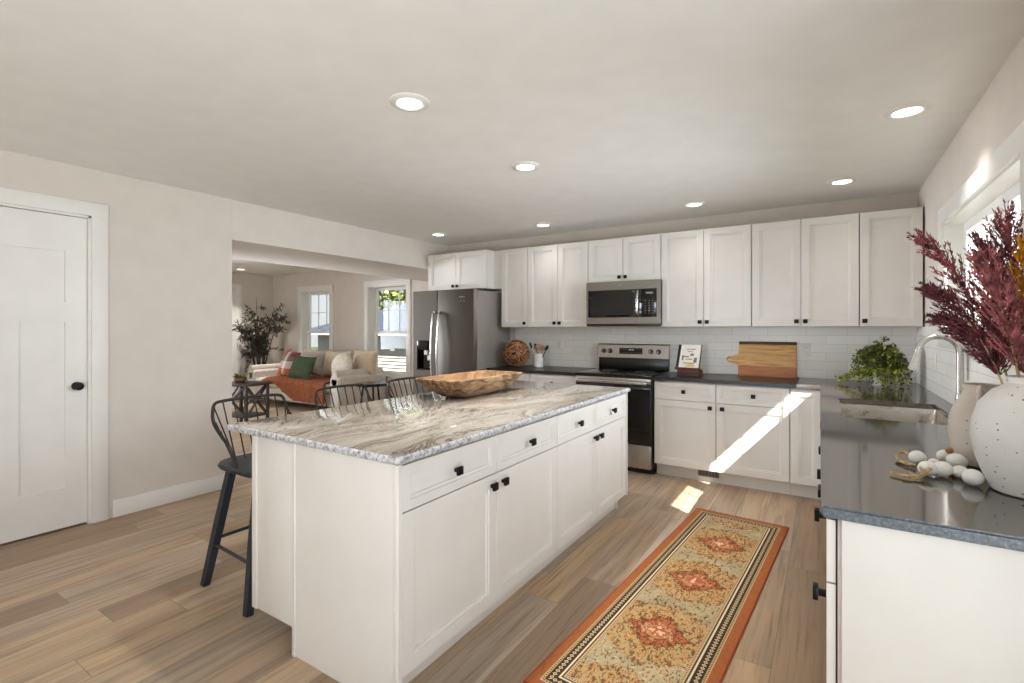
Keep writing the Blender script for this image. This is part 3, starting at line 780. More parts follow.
# ------------------------------------------------------------------ island
IX, IY0, IY1 = -1.277, 1.23, 3.566
def isl(ya, yb, label):
    W = yb - ya
    h = W / 2
    fr = [('drawer', 0, h, .703, .874, h / 2, .787), ('drawer', h, W, .703, .874, h * 1.5, .787),
          ('door', 0, h, .118, .703, h - .044, .655), ('door', h, W, .118, .703, h + .044, .655)]
    return cabinet('island_cabinet', label, (IX, ya, 0), R(90), W, TZ - .002, .585, fr, BZ, .07, 'white island base cabinets')
isl(1.249, 2.431, 'near white island cabinet with two drawers over two doors')
isl(2.433, 3.547, 'far white island cabinet, its two drawers and doors facing the range')
def ipanel(y0, y1, label):
    poly = [(-1.864, 0), (-1.864, .882), (-1.252, .882), (-1.252, BZ), (-1.33, BZ), (-1.33, 0)]
    if y0 < 2: poly = [(-1.864, 0), (-1.864, .882), (-1.252, .882), (-1.252, 0)]
    pm = MB().prism(poly, 'y', y0, y1, .0015)
    if y0 < 2:
        pm.box(-1.864, -1.846, y0 - .006, y0 + .002, 0, .882, .0015); pm.box(-1.276, -1.252, y0 - .004, y0 + .002, 0, .882, .001)
    return tag(pm.build('island_end_panel', 'cabinet_white'), label, 'panel')
ipanel(1.230, 1.2475, 'broad white end panel on the near end of the island')
ipanel(3.5485, 3.566, 'white end panel at the far end of the island by the range')
def backcab(ya, yb, label):
    t = thing('island_back_cabinet', label, 'cabinet', (-1.866, ya, 0), 0, 'shallow white cabinets on the seating side of the island')
    W = yb - ya
    b = MB(); b.box(-.278, 0, 0, W, .112, .882, .002)
    if ya < 2: b.box(-.298, -.262, -.006, .002, .112, .882, .0015)
    b.build('body', 'cabinet_white', t)
    b = MB(); b.box(-.11, 0, .14, W - .001, 0, .112); b.build('toe_base', 'cabinet_white', t)
    n = 2
    for i in range(n):
        b = MB(); b.box(-.298, -.278, i * W / n + .002, (i + 1) * W / n - .002, .112, .882, .003); b.build('door', 'cabinet_white', t)
backcab(1.232, 2.398, 'shallow raised white cabinet behind the nearest stool on the seating side of the island')
backcab(2.40, 3.562, 'shallow white cabinet at the far end of the seating side of the island')
# granite top with chiselled edge
def island_top():
    x0, x1, y0, y1 = -2.335, -1.225, 1.198, 3.563
    rnd = random.Random(4)
    per = []
    r = .02; step = .012
    def lin_(a, c):
        L_ = math.hypot(c[0] - a[0], c[1] - a[1]); k = max(1, int(L_ / step))
        return [(a[0] + (c[0] - a[0]) * i / k, a[1] + (c[1] - a[1]) * i / k) for i in range(k)]
    per = lin_((x0, y0), (x1, y0)) + lin_((x1, y0), (x1, y1)) + lin_((x1, y1), (x0, y1)) + lin_((x0, y1), (x0, y0))
    cx, cy = (x0 + x1) / 2, (y0 + y1) / 2
    def ring(inset, z, amp):
        out = []
        for x, y in per:
            d = inset + amp * rnd.random()
            xx = min(max(x, x0 + d), x1 - d); yy = min(max(y, y0 + d), y1 - d)
            out.append((xx, yy, z + (rnd.random() - .5) * amp * .5 if amp else z))
        return out
    b = MB()
    b.mi = 0
    b.loft([ring(.016, CT0, 0), ring(.007, CT0 + .002, .003), ring(.001, CT0 + .009, .005), ring(.0, CT0 + .017, .005), ring(.002, CT0 + .024, .004), ring(.008, CT1 - .001, .002), ring(.011, CT1, 0)])
    o = b.build('countertop', ['granite', 'granite_rough_edge'], ang=60)
    for p in o.data.polygons:
        if abs(p.normal.z) < .95: p.material_index = 1
    tag(o, 'veined grey and white granite slab with rough chiselled edge on the island', 'countertop')
island_top()

# ------------------------------------------------------------------ dough bowl on the island
t = thing('dough_bowl', 'long carved wooden dough bowl on the granite island top', 'bowl', (-2.04, 2.69, .914))
def brect(hx, hy, z, r, wob=0, seed=1):
    rnd = random.Random(seed); pts = []
    for cx, cy, a0 in ((hx - r, hy - r, 0), (-hx + r, hy - r, 90), (-hx + r, -hy + r, 180), (hx - r, -hy + r, 270)):
        for k in range(7):
            q = R(a0 + 15 * k); s = 1 + wob * (rnd.random() - .5)
            pts.append(((cx + r * math.cos(q)) * s, (cy + r * math.sin(q)) * s, z + wob * .1 * (rnd.random() - .5)))
    return pts
b = MB()
b.loft([brect(.085, .215, 0, .07), brect(.112, .262, .006, .08), brect(.146, .315, .044, .08, .02, 2), brect(.167, .356, .085, .05, .03, 3), brect(.182, .382, .119, .03, .015, 4),
        brect(.178, .377, .125, .03, .01, 4), brect(.160, .352, .123, .04)], True, False)
o = b.build('shell', 'bowl_wood', t, ang=70)
b = MB(); b.loft([brect(.160, .352, .123, .04), brect(.148, .325, .09, .08), brect(.12, .27, .045, .09), brect(.09, .215, .024, .08), brect(.02, .05, .02, .015)], False, True)
b.build('hollow', 'bowl_inside', t, ang=70)

# ------------------------------------------------------------------ bar stools
def make_stool(label):
    t = thing('bar_stool', label, 'bar stool', (-2.48, 1.56, 0), 0, 'black spindle-back bar stools along the island')
    b = MB()
    def sq(h, z, r=.1, ox=0): return [(ox + x, y, z) for x, y, _ in [(p[0], p[1], 0) for p in brect(h, h * 1.02, 0, r)]]
    b.loft([sq(.19, .615, .11, -.03), sq(.225, .625, .12, -.03), sq(.234, .640, .12, -.03), sq(.228, .653, .12, -.03), sq(.18, .650, .1, -.03), sq(.06, .645, .04, -.03)])
    b.build('seat', 'stool_black', t, ang=60)
    feet = [(-.286, -.244), (.18, -.275), (-.286, .244), (.18, .275)]; tops = [(-.15, -.175), (.11, -.18), (-.15, .175), (.11, .18)]
    for (fx, fy), (tx, ty) in zip(feet, tops):
        l = MB(); l.tube([(tx, ty, .628), (fx * .5 + tx * .5, fy * .5 + ty * .5, .314), (fx, fy, .0)], [.026, .028, .024], 4, up=(0, 1, 0)); l.build('leg', 'stool_black', t, ang=30)
    def at(i, z): k = 1 - z / .628; return (tops[i][0] + (feet[i][0] - tops[i][0]) * k, tops[i][1] + (feet[i][1] - tops[i][1]) * k, z)
    for i, j, z, z2 in ((0, 1, .22, .22), (2, 3, .22, .22), (0, 2, .25, .25), (1, 3, .25, .25)):
        s = MB(); s.tube([at(i, z), at(j, z2)], .009, 8); s.build('stretcher', 'stool_black', t)
    half = [(-.03, -.215, .648), (-.055, -.220, .70), (-.09, -.222, .752), (-.17, -.222, .800), (-.25, -.216, .850), (-.278, -.210, .90), (-.290, -.196, .945), (-.296, -.165, .958), (-.302, -.08, .962)]
    path = half + [(-.304, 0, .963)] + [(x, -y, z) for x, y, z in half[::-1]]
    hp = spline(path, 5)
    h = MB(); h.tube(hp, .0085, 8); h.build('back_hoop', 'stool_rod', t)
    for yy in (-.15, -.09, -.03, .03, .09, .15):
        s = MB(); s.tube([(-.205 + abs(yy) * .12, yy * .9, .648), (-.302 + abs(yy) * .05, yy, .961)], .0042, 6); s.build('spindle', 'stool_rod', t)
    for sg in (-1, 1):
        for (bx, by, tx, ty, tz) in ((-.08, .185, -.13, .21, .776), (-.12, .178, -.195, .211, .818), (-.145, .165, -.255, .207, .858), (-.155, .15, -.277, .202, .93)):
            s = MB(); s.tube([(bx, by * sg, .648), (tx, ty * sg, tz)], .0042, 6); s.build('spindle', 'stool_rod', t)
    return t
st = make_stool('black spindle-back bar stool nearest the camera, at the near corner of the island')
dup(st, (-2.48, 2.19, 0), None, 'black spindle-back bar stool in the middle of the row, in front of the orange throw')
dup(st, (-2.48, 2.81, 0), None, 'black spindle-back bar stool farthest away, half hidden behind the wooden bowl')

# ------------------------------------------------------------------ fridge
fx0, fx1, fyf, fzt = -4.195, -3.285, 4.35, 1.80
t = thing('fridge', 'side-by-side dark stainless fridge with water dispenser below the deep cabinet', 'fridge', (fx0, fyf, 0))
Wf = fx1 - fx0; sp_ = .385
b = MB(); b.box(.004, Wf - .004, .075, .75, .02, fzt - .012, .004); b.build('body', 'fridge_side_steel', t)
b = MB(); b.box(.01, Wf - .01, .03, .08, .0, .07); b.build('base_grille', 'appliance_black', t)
DX0, DX1, DZ0, DZ1 = .068, .292, .865, 1.215
b = MB().grid([0, DX0, DX1, sp_ - .003], [.075, DZ0, DZ1, fzt], lambda i, j: not (i == 1 and j == 1), 0, .068, fY, .004)
d1 = b.build('freezer_door', 'black_stainless', t)
b = MB(); b.box(sp_ + .003, Wf, 0, .068, .075, fzt, .006); d2_ = b.build('fridge_door', 'black_stainless', t)
b = MB(); b.box(Wf - .0005, Wf + .0015, .004, .064, .08, fzt - .004); b.build('door_edge', 'stainless', t)
# dispenser
b = MB(); b.box(DX0, DX1, .05, .066, DZ0, DZ1); b.box(DX0, DX1, -.002, .05, DZ1 - .11, DZ1, .003)
for a in (DX0, DX1 - .012): b.box(a, a + .012, -.002, .05, DZ0, DZ1 - .11)
b.box(DX0, DX1, -.002, .05, DZ0, DZ0 + .015)
dp = b.build('dispenser', 'display_black', d1)
b = MB(); b.box(DX0 + .11, DX0 + .16, .0, .03, DZ1 - .17, DZ1 - .12, .004); b.box(DX0 + .15, DX0 + .19, .01, .03, DZ1 - .235, DZ1 - .175, .004); b.build('paddle', 'mark_white', dp)
def fhandle(x, par):
    b = MB(); z0, z1 = .62, 1.545
    pts = [(x, 0, z0), (x, -.03, z0 + .02)] + [(x, -.035 - .03 * math.sin(math.pi * k / 10), z0 + .03 + (z1 - z0 - .06) * k / 10) for k in range(11)] + [(x, -.03, z1 - .02), (x, 0, z1)]
    b.tube(pts, .0105, 10); b.build('handle', 'stainless_light', par)
fhandle(sp_ - .045, d1); fhandle(sp_ + .045, d2_)
b = MB()
for i, (a, c) in enumerate(((.0, .016), (.022, .036), (.042, .056), (.062, .074))): b.box(Wf - .20 + a, Wf - .20 + c, -.0012, .0, 1.705, 1.720)
for a in (.015, .06): b.box(Wf - .20 + a, Wf - .20 + a + .012, -.0012, .0, 1.66, 1.672)
b.build('emblem', 'mark_grey', d2_)

# ------------------------------------------------------------------ range
rx0, rx1 = -2.108, -1.345
t = thing('range', 'stainless and black electric range between the back base cabinets', 'stove', (rx0, BYF, 0))
Wr = rx1 - rx0
b = MB(); b.box(0, Wr, .0, .60, .045, .905, .002); b.box(.02, Wr - .02, .04, .55, 0, .045); b.build('body', 'appliance_black', t)
b = MB(); b.box(-.001, Wr + .001, -.03, .565, .905, .920, .004); ct = b.build('cooktop', 'black_glass', t)
for (cx, cy, r) in ((.19, .13, .10), (.57, .13, .085), (.19, .40, .075), (.57, .40, .10)):
    b = MB(); b.lathe([(r, .9202), (r, .9206), (r - .003, .9206), (r - .003, .9202)], 36, (cx, cy, 0), cap=False); b.build('burner', 'mark_grey', ct)
b = MB(); b.box(.006, Wr - .006, -.042, -.001, .285, .893, .005); od = b.build('oven_door', 'black_glass', t)
b = MB(); b.box(.006, Wr - .006, -.044, -.001, .06, .275, .006); b.build('drawer', 'stainless', t)
b = MB(); b.box(.008, Wr - .008, -.046, -.040, .845, .889, .002); b.build('door_rail', 'stainless', od)
b = MB(); b.box(.03, Wr - .03, -.098, -.075, .835, .868, .008)
for a in (.05, Wr - .075): b.box(a, a + .025, -.08, -.04, .842, .862)
b.build('handle', 'stainless_light', od)
b = MB(); b.box(.12, Wr - .12, -.0435, -.0415, .44, .72); b.build('oven_window', 'display_black', od)
# back guard
b = MB(); b.box(.004, Wr - .004, .555, .60, .92, 1.045, .003); b.build('back_guard', 'appliance_black', t)
b = MB(); b.prism([(.535, 1.045), (.60, 1.045), (.60, 1.182), (.558, 1.182)], 'x', 0, Wr, .003); cp = b.build('control_panel', 'stainless', t)
b = MB(); b.prism([(.552, 1.182), (.602, 1.182), (.602, 1.192), (.556, 1.192)], 'x', -.002, Wr + .002, .002); b.build('panel_cap', 'appliance_black', t)
def on_panel(z): return .535 + (z - 1.045) * .023 / .137
for x in (.065, .135, .58, .66):
    z = 1.115; y = on_panel(z)
    b = MB(); b.lathe([(.026, y), (.026, y - .004), (.021, y - .008), (.019, y - .026), (.016, y - .028)], 20, (x, 0, z), 'y'); k = b.build('knob', 'appliance_black', cp)
    b = MB(); b.box(x - .003, x + .003, y - .031, y - .02, z - .016, z + .016); b.build('grip', 'stainless_light', k)
b = MB(); b.prism([(on_panel(1.085) - .002, 1.085), (on_panel(1.085) + .01, 1.085), (on_panel(1.15) + .01, 1.15), (on_panel(1.15) - .002, 1.15)], 'x', .24, .49); dsp = b.build('display', 'display_black', cp)
b = MB()
for i, x in enumerate((.345, .358, .376, .389)):
    y = on_panel(1.128) - .0026; b.box(x, x + .008, y, y + .002, 1.121, 1.135)
b.build('clock_digits', 'display_glow', dsp)
b = MB()
for r_ in range(2):
    for i in range(8):
        x = .25 + i * .03; z = 1.096 + r_ * .04
        if .33 < x < .41 and r_: continue
        y = on_panel(z) - .0026; b.box(x, x + .014, y, y + .002, z, z + .003)
b.build('touch_keys', 'mark_grey', dsp)

# ------------------------------------------------------------------ microwave
mx0, mx1, mz0, mz1, myf = -2.102, -1.336, 1.392, 1.829, 4.725
t = thing('microwave', 'stainless over-the-range microwave hung below the short upper cabinet', 'microwave', (mx0, myf, 0))
Wm = mx1 - mx0
b = MB(); b.box(.002, Wm - .002, .028, .395, mz0, mz1, .002); b.build('body', 'appliance_black', t)
b = MB(); b.box(.0, Wm, .004, .03, mz0 - .012, mz0 + .012, .004); b.build('vent_lip', 'appliance_black', t)
b = MB().grid([0, .02, .585, .73, Wm], [mz0 + .012, mz0 + .075, mz1 - .085, mz1], lambda i, j: not (j == 1 and i in (1, 2)), 0, .028, fY, .002)
b.build('front_frame', 'stainless_shaded', t)
b = MB(); b.box(.02, .583, -.002, .024, mz0 + .075, mz1 - .085, .002); dd = b.build('door', 'black_glass', t)
b = MB(); b.box(.06, .50, -.0035, -.0015, mz0 + .10, mz1 - .115); b.build('door_window', 'appliance_black', dd)
b = MB(); pts = [(.553, 0, mz0 + .09), (.553, -.03, mz0 + .105)] + [(.553, -.034 - .012 * math.sin(math.pi * k / 8), mz0 + .11 + (mz1 - mz0 - .23) * k / 8) for k in range(9)] + [(.553, -.03, mz1 - .115), (.553, 0, mz1 - .10)]
b.tube(pts, .013, 10); b.build('handle', 'stainless_light', dd)
b = MB(); b.box(.586, .729, -.001, .024, mz0 + .075, mz1 - .085, .002); kp = b.build('control_panel', 'display_black', t)
b = MB(); b.box(.625, .695, -.002, -.0005, mz1 - .135, mz1 - .118); b.build('clock_display', 'mark_grey', kp)
b = MB()
for r_ in range(6):
    for c_ in range(3): b.box(.615 + c_ * .036, .615 + c_ * .036 + .014, -.002, -.0005, mz0 + .11 + r_ * .025, mz0 + .114 + r_ * .025)
b.build('keypad', 'mark_grey', kp)
b = MB(); b.box(.345, .385, -.0012, .0, mz1 - .048, mz1 - .040); b.build('emblem', 'stainless_light', t)

# ------------------------------------------------------------------ outlets
def outlet(loc, rz, label):
    t = thing('wall_outlet', label, 'outlet', loc, rz, 'white wall outlets in the tile')
    b = MB(); b.box(-.036, .036, -.006, 0, -.058, .058, .003); b.build('plate', 'outlet_white', t)
    b = MB(); b.box(-.017, .017, -.0085, -.005, -.034, .034, .002); k = b.build('receptacle', 'outlet_white', t)
    b = MB()
    for z in (-.018, .018):
        for x in (-.007, .005): b.box(x, x + .002, -.0088, -.008, z - .005, z + .005)
    b.build('slots', 'appliance_black', k)
outlet((-2.60, YB - .0125, 1.175), 0, 'white outlet on the tile to the right of the utensil crock')
outlet((-.155, YB - .0125, 1.165), 0, 'white outlet on the tile between cutting board and trailing plant')
outlet((XR - .0125, 4.30, 1.13), R(-90), 'white outlet on the right wall tile behind the faucet')

# ------------------------------------------------------------------ counter things, left of the range
t = thing('vine_ball', 'round woven brown vine ball on the black counter beside the fridge', 'ornament', (-3.035, 4.85, .914))
rnd = random.Random(3)
for mt, cnt_, nm, r_lo in (('vine', 70, 'dark_vines', .140), ('vine_light', 44, 'light_vines', .146)):
    b = MB()
    for k in range(cnt_):
        ax = Vector((rnd.gauss(0, 1), rnd.gauss(0, 1), rnd.gauss(0, 1))).normalized(); u = ax.orthogonal().normalized(); v = ax.cross(u)
        rr_ = r_lo + rnd.uniform(-.006, .008); off = rnd.uniform(-.10, .10); rc = math.sqrt(max(.001, rr_ ** 2 - off ** 2))
        pts = [Vector((0, 0, .157)) + ax * off + (u * math.cos(q) + v * math.sin(q)) * rc * (1 + .012 * math.sin(5 * q + k)) for q in [2 * math.pi * i / 26 for i in range(26)]]
        b.tube(pts, rnd.uniform(.0032, .0052), 5, closed=True)
    b.build(nm, mt, t)
b = MB(); b.ball((0, 0, .157), .098, 20); b.build('core', 'rubber_black', t)
t = thing('utensil_crock', 'white ceramic crock on the black counter, full of cooking utensils', 'crock', (-2.79, 4.93, .914))
b = MB(); b.lathe([(.052, 0), (.057, .004), (.057, .148), (.055, .152), (.051, .150), (.050, .02), (.02, .012)], 32); b.build('pot', 'white_ceramic', t)
def utensil(name, label, mat, base, tip, kind):
    t = thing(name, label, 'utensil', (-2.79, 4.93, .93), 0)
    base, tip = Vector(base), Vector(tip); d = (tip - base).normalized()
    b = MB(); b.tube([base, base.lerp(tip, .72)], .0055, 8); b.build('handle', mat if kind != 'white' else 'mark_white', t)
    b = MB(); side = d.cross(Vector((0, 1, 0))).normalized()
    L0 = base.lerp(tip, .70); wd = {'spoon': .036, 'spatula': .046, 'white': .012, 'slim': .018}[kind]
    prof = [(0, .2), (.15, .55), (.4, 1), (.7, .95), (.9, .7), (1, .35)]
    rings = []
    for s_, w_ in prof:
        p = L0.lerp(tip, s_); nn = d.cross(side)
        rings.append([p + side * math.cos(q) * wd * w_ + nn * math.sin(q) * .005 for q in [2 * math.pi * j / 10 for j in range(10)]])
    b.loft(rings); b.build('head', mat, t)
utensil('spatula', 'black spatula with white handle leaning left in the crock', 'rubber_black', (-.01, 0, .02), (-.115, .0, .265), 'white')
utensil('ladle', 'black slotted utensil beside the white-handled spatula in the crock', 'rubber_black', (.0, .02, .02), (-.06, .03, .25), 'slim')
utensil('wooden_spoon', 'broad tan wooden spatula standing in the middle of the crock', 'spatula_tan', (.0, -.015, .02), (.012, -.01, .25), 'spatula')
utensil('wooden_spoon', 'tan wooden spoon in the crock just right of the broad spatula', 'spatula_tan', (.01, .01, .02), (.055, .015, .23), 'spoon')
utensil('serving_spoon', 'black-tipped spoon leaning right out of the crock', 'rubber_black', (.015, -.005, .02), (.125, .0, .235), 'slim')

# ------------------------------------------------------------------ books and stand, right of the range
t = thing('book_stand', 'dark red wooden book stand on the counter right of the range', 'stand', (-1.08, 4.80, .914), R(-6))
b = MB(); b.box(-.105, .105, -.07, .08, 0, .010, .003); b.build('foot', 'stand_wood', t)
b = MB(); b.box(-.118, .112, -.075, -.02, .058, .068, .002); b.box(-.118, .112, -.080, -.074, .058, .080, .002); b.build('ledge', 'stand_wood', t)
b = MB(); b.prism([(-.022, .068), (-.008, .068), (.072, .285), (.058, .285)], 'x', .075, .092); b.prism([(-.022, .068), (-.008, .068), (.072, .285), (.058, .285)], 'x', -.095, -.078)
b.prism([(.04, .232), (.054, .232), (.063, .258), (.05, .258)], 'x', -.078, .075); b.build('back_rest', 'stand_wood', t)
def lying_book(z, h, col, label, w_=.2):
    t = thing('book', label, 'book', (-1.08, 4.795, .914 + z), R(-6))
    b = MB(); b.box(-w_ / 2, w_ / 2, -.055, .062, .002, h - .002); b.build('pages', 'leather_brown', t)
    b = MB(); b.box(-w_ / 2 - .002, w_ / 2 + .002, -.058, .064, 0, .002); b.box(-w_ / 2 - .002, w_ / 2 + .002, -.058, .064, h - .002, h); b.box(-w_ / 2 - .002, w_ / 2 + .002, -.058, -.055, .002, h - .002); b.build('cover', col, t)
lying_book(.010, .024, 'dark_wood', 'thin dark brown book lying lowest on the stand foot')
lying_book(.034, .022, 'book_red', 'reddish brown book lying on the dark book under the white one', .195)
t = thing('book', 'white cookbook with black spine leaning on the wooden book stand', 'book', (-1.08, 4.80, .914), R(-6))
ang = math.atan2(.217, .095)
mt = Matrix.Translation((0, -.072, .070)) @ Matrix.Rotation(-(math.pi / 2 - ang), 4, 'X')
b = MB(); b.box(-.085, .09, .002, .022, .0, .235, .001, mat=mt); b.build('pages', 'paper', t)
b = MB(); b.box(-.086, .093, .0, .002, -.001, .238, mat=mt); b.box(-.086, .093, .022, .024, -.001, .238, mat=mt); cv = b.build('cover', 'book_white', t)
b = MB(); b.box(-.112, -.086, -.001, .025, -.001, .238, .002, mat=mt); b.build('spine', 'book_black', t)
b = MB(); b.box(-.02, .03, -.001, 0, .165, .172, mat=mt); b.box(-.05, .055, -.001, 0, .05, .058, mat=mt); b.box(-.065, -.05, -.001, 0, .08, .13, mat=mt); b.box(.01, .04, -.001, 0, .125, .150, mat=mt); b.box(-.06, .0, -.001, 0, .112, .124, mat=mt); b.box(.045, .075, -.001, 0, .06, .11, mat=mt); b.box(-.03, .05, -.001, 0, .188, .196, mat=mt); b.build('cover_print', 'print_grey', cv)
b = MB(); b.box(-.02, .06, -.0008, 0, .018, .045, mat=mt); b.box(-.03, .03, -.0008, 0, .085, .10, mat=mt); b.build('cover_picture', 'print_gold', cv)

# ------------------------------------------------------------------ cutting board
t = thing('cutting_board', 'rectangular striped wooden cutting board leaning on the tile, handle to the left', 'cutting board', (-.462, 5.02, .914))
mt = Matrix.Rotation(R(-12), 4, 'X')
def slab(z0, z1, poly=None):
    b = MB(); b.box(-.235, .24, 0, .02, z0, z1, .004, mat=mt); return b
slab(0, .095).build('lower_strip', 'board_red', t); slab(.0952, .30).build('middle_strip', 'board_light', t); slab(.3002, .328).build('upper_strip', 'board_dark', t)
b = MB()
hp = []
outer = [(-.235, .205), (-.265, .195), (-.29, .185), (-.315, .185), (-.335, .172), (-.342, .155), (-.335, .138), (-.315, .125), (-.29, .125), (-.265, .115), (-.235, .10)]
q = bmesh.new()
cx, cz = -.317, .155
n_ = len(outer)
ov = [[q.verts.new((x, y, z)) for x, z in outer] for y in (0.001, .019)]
inn = [[q.verts.new((cx + .011 * math.cos(a), y, cz + .011 * math.sin(a))) for a in [R(70 + 340 * i / 10 - 50 + 0) for i in range(n_)]] for y in (.001, .019)]
for i in range(n_ - 1):
    for k in (0, 1): q.faces.new([ov[k][i], ov[k][i + 1], inn[k][i + 1], inn[k][i]])
    q.faces.new([ov[0][i], ov[0][i + 1], ov[1][i + 1], ov[1][i]]); q.faces.new([inn[0][i], inn[0][i + 1], inn[1][i + 1], inn[1][i]])
for k in (0, 1): q.faces.new([ov[k][0], inn[k][0], inn[k][-1], ov[k][-1]])
b.absorb(q, mt); b.build('handle', 'board_light', t)

# ------------------------------------------------------------------ trailing plant in the corner
t = thing('trailing_plant', 'leafy green trailing plant in a small pot in the counter corner', 'plant', (.36, 4.80, .914))
b = MB(); b.lathe([(.055, 0), (.075, .10), (.08, .19), (.074, .19), (.068, .17), (.01, .165)], 28); pot = b.build('pot', 'white_ceramic', t)
b = MB(); b.lathe([(.002, .166), (.066, .168), (.066, .172), (.002, .176)], 20); b.build('soil', 'soil', pot)
rnd = random.Random(11)
stems = MB(); L1, L2, L3 = MB(), MB(), MB()
for k in range(190):
    a = rnd.uniform(0, 2 * math.pi)
    if math.sin(a) > .3: a = -a
    long = rnd.random()
    top = Vector((rnd.gauss(0, .035), rnd.gauss(-.02, .03), .22 + rnd.uniform(0, .13)))
    rad = min(.19, max(.03, abs(rnd.gauss(.11, .05))))
    ez = rnd.uniform(.0, .36 - rad * .9) + .02 * math.sin(a * 5)
    if k % 9 == 0 and math.cos(a) < .2: rad = rnd.uniform(.2, .31); ez = rnd.uniform(.01, .05); a = rnd.uniform(math.pi * .98, math.pi * 1.22)
    end = Vector((math.cos(a) * rad * .95, min(.19, math.sin(a) * rad), max(.012, ez)))
    if end.x > .2: end.x = .2
    mid = Vector((end.x * .75, end.y * .75, max(top.z + .03, ez + .1)))
    if rad > .19: mid = Vector((end.x * .45, end.y * .6, .12)); top.z = .2
    pts = bez(top * .55, mid, end, 14)
    stems.tube(pts, .0014, 4)
    for i in range(2, 15):
        for _ in range(3):
            p = pts[i] + Vector((rnd.gauss(0, .009), rnd.gauss(0, .009), rnd.gauss(0, .009)))
            if p.z < .006: p.z = .006
            d = Vector((rnd.gauss(0, 1), rnd.gauss(-.4, 1), rnd.gauss(-.1, .6)))
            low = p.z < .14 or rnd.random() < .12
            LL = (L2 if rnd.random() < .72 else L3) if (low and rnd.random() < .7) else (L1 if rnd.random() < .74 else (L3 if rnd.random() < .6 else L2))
            if p.z + .02 * d.normalized().z < .004: d.z = abs(d.z)
            LL.leaf(p, d, (rnd.gauss(0, .5), rnd.gauss(-.5, .4), 1), rnd.uniform(.018, .030), rnd.uniform(.013, .021))
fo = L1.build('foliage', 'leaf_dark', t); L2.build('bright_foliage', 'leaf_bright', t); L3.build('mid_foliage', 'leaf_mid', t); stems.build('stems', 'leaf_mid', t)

# ------------------------------------------------------------------ vase, pitcher, dried plumes, bead garland
t = thing('vase', 'large round speckled white vase holding burgundy plumes at the counter end', 'vase', (.475, 1.86, .914))
b = MB(); b.lathe([(.085, 0), (.093, .004), (.104, .03), (.123, .085), (.133, .14), (.131, .185), (.117, .235), (.089, .272), (.064, .288), (.056, .294), (.057, .304), (.060, .310), (.055, .312), (.050, .304), (.05, .29), (.09, .26), (.11, .2), (.10, .05), (.02, .02)], 56)
b.build('body', 'speckled_clay', t)
t = thing('pitcher', 'tall speckled clay pitcher with a handle, half hidden behind the big vase', 'pitcher', (.425, 2.16, .914))
b = MB(); b.lathe([(.055, 0), (.062, .004), (.076, .05), (.084, .105), (.082, .150), (.068, .195), (.052, .222), (.046, .238), (.047, .255), (.050, .262), (.045, .260), (.041, .24), (.05, .215), (.07, .15), (.06, .03), (.01, .015)], 44)
b.build('body', 'speckled_clay_warm', t)
b = MB(); b.tube(spline([(-.011, -.043, .245), (-.020, -.082, .252), (-.028, -.114, .225), (-.029, -.118, .18), (-.025, -.100, .135), (-.020, -.076, .12)], 5), .012, 10, flatten=.7); b.build('handle', 'speckled_clay_warm', t)

def plume(label, mat, tip, ctrl, base, n=80, width=.085, seed=1, f0=.32, fuzz=30):
    t = thing('pampas_stem', label, 'dried plume', base, 0, None)
    rnd = random.Random(seed); bs = Vector(base)
    pts = bez((0, 0, 0), Vector(ctrl) - bs, Vector(tip) - bs, 40)
    b = MB(); b.tube(pts, [.0035 - .0025 * i / 40 for i in range(41)], 6); b.build('stalk', 'plume_stalk', t)
    b = MB()
    for k in range(n):
        s_ = f0 + (1 - f0) * (k + rnd.random()) / n; i = min(39, int(s_ * 40)); p = pts[i].lerp(pts[i + 1], s_ * 40 - i)
        tg = (pts[i + 1] - pts[i]).normalized()
        prog = (s_ - f0) / (1 - f0)
        env = math.sin(math.pi * min(1, prog * .8 + .2)) ** .7 if prog < 1 else 0
        a = rnd.uniform(0, 2 * math.pi); o1 = tg.orthogonal().normalized(); o2 = tg.cross(o1)
        side = o1 * math.cos(a) + o2 * math.sin(a)
        ln = (.05 + .075 * env) * rnd.uniform(.7, 1.15) * width / .085
        d = (tg * 1.25 + side * (.75 * (1 - prog * .6))).normalized()
        end = p + d * ln + Vector((0, 0, -.012)) * env
        mid = p + d * ln * .5 + side * .006
        bp = bez(p, mid, end, 5)
        b.tube(bp, [.0014, .0013, .0012, .001, .0008, .0004], 3)
        for j in range(fuzz):
            q = bp[min(4, int(j / fuzz * 5) )].lerp(bp[min(5, int(j / fuzz * 5) + 1)], rnd.random())
            dd = (d * 1.1 + Vector((rnd.gauss(0, .34), rnd.gauss(0, .34), rnd.gauss(0, .34))))
            b.leaf(q, dd, (rnd.gauss(0, 1), rnd.gauss(0, 1), rnd.gauss(0, 1)), rnd.uniform(.010, .021), rnd.uniform(.0026, .0048))
    b.build('plume', mat, t)
VB = (.475, 1.86)
def nb(dx, dy): return (VB[0] + dx, VB[1] + dy, 1.0)
plume('burgundy plume with stray tip reaching highest on the left of the vase bunch', 'plume_burgundy', (.277, 2.19, 1.665), (.44, 1.98, 1.40), nb(-.02, .01), 95, .085, 1, .30)
plume('dark burgundy plume fanning low to the left over the faucet', 'plume_deep', (.290, 2.08, 1.475), (.42, 1.95, 1.36), nb(-.03, .0), 95, .075, 2, .34)
plume('deep burgundy plume drooping lowest toward the sink', 'plume_deep', (.315, 2.17, 1.385), (.42, 1.95, 1.36), nb(-.02, .02), 80, .065, 3, .36)
plume('tall upright burgundy plume standing highest in the window', 'plume_burgundy', (.462, 2.07, 1.665), (.46, 1.96, 1.42), nb(.0, .01), 120, .11, 4, .27)
plume('pinkish plume nearest the front of the vase bunch', 'plume_pink', (.372, 1.86, 1.52), (.43, 1.86, 1.36), nb(-.01, -.02), 95, .085, 5, .36)
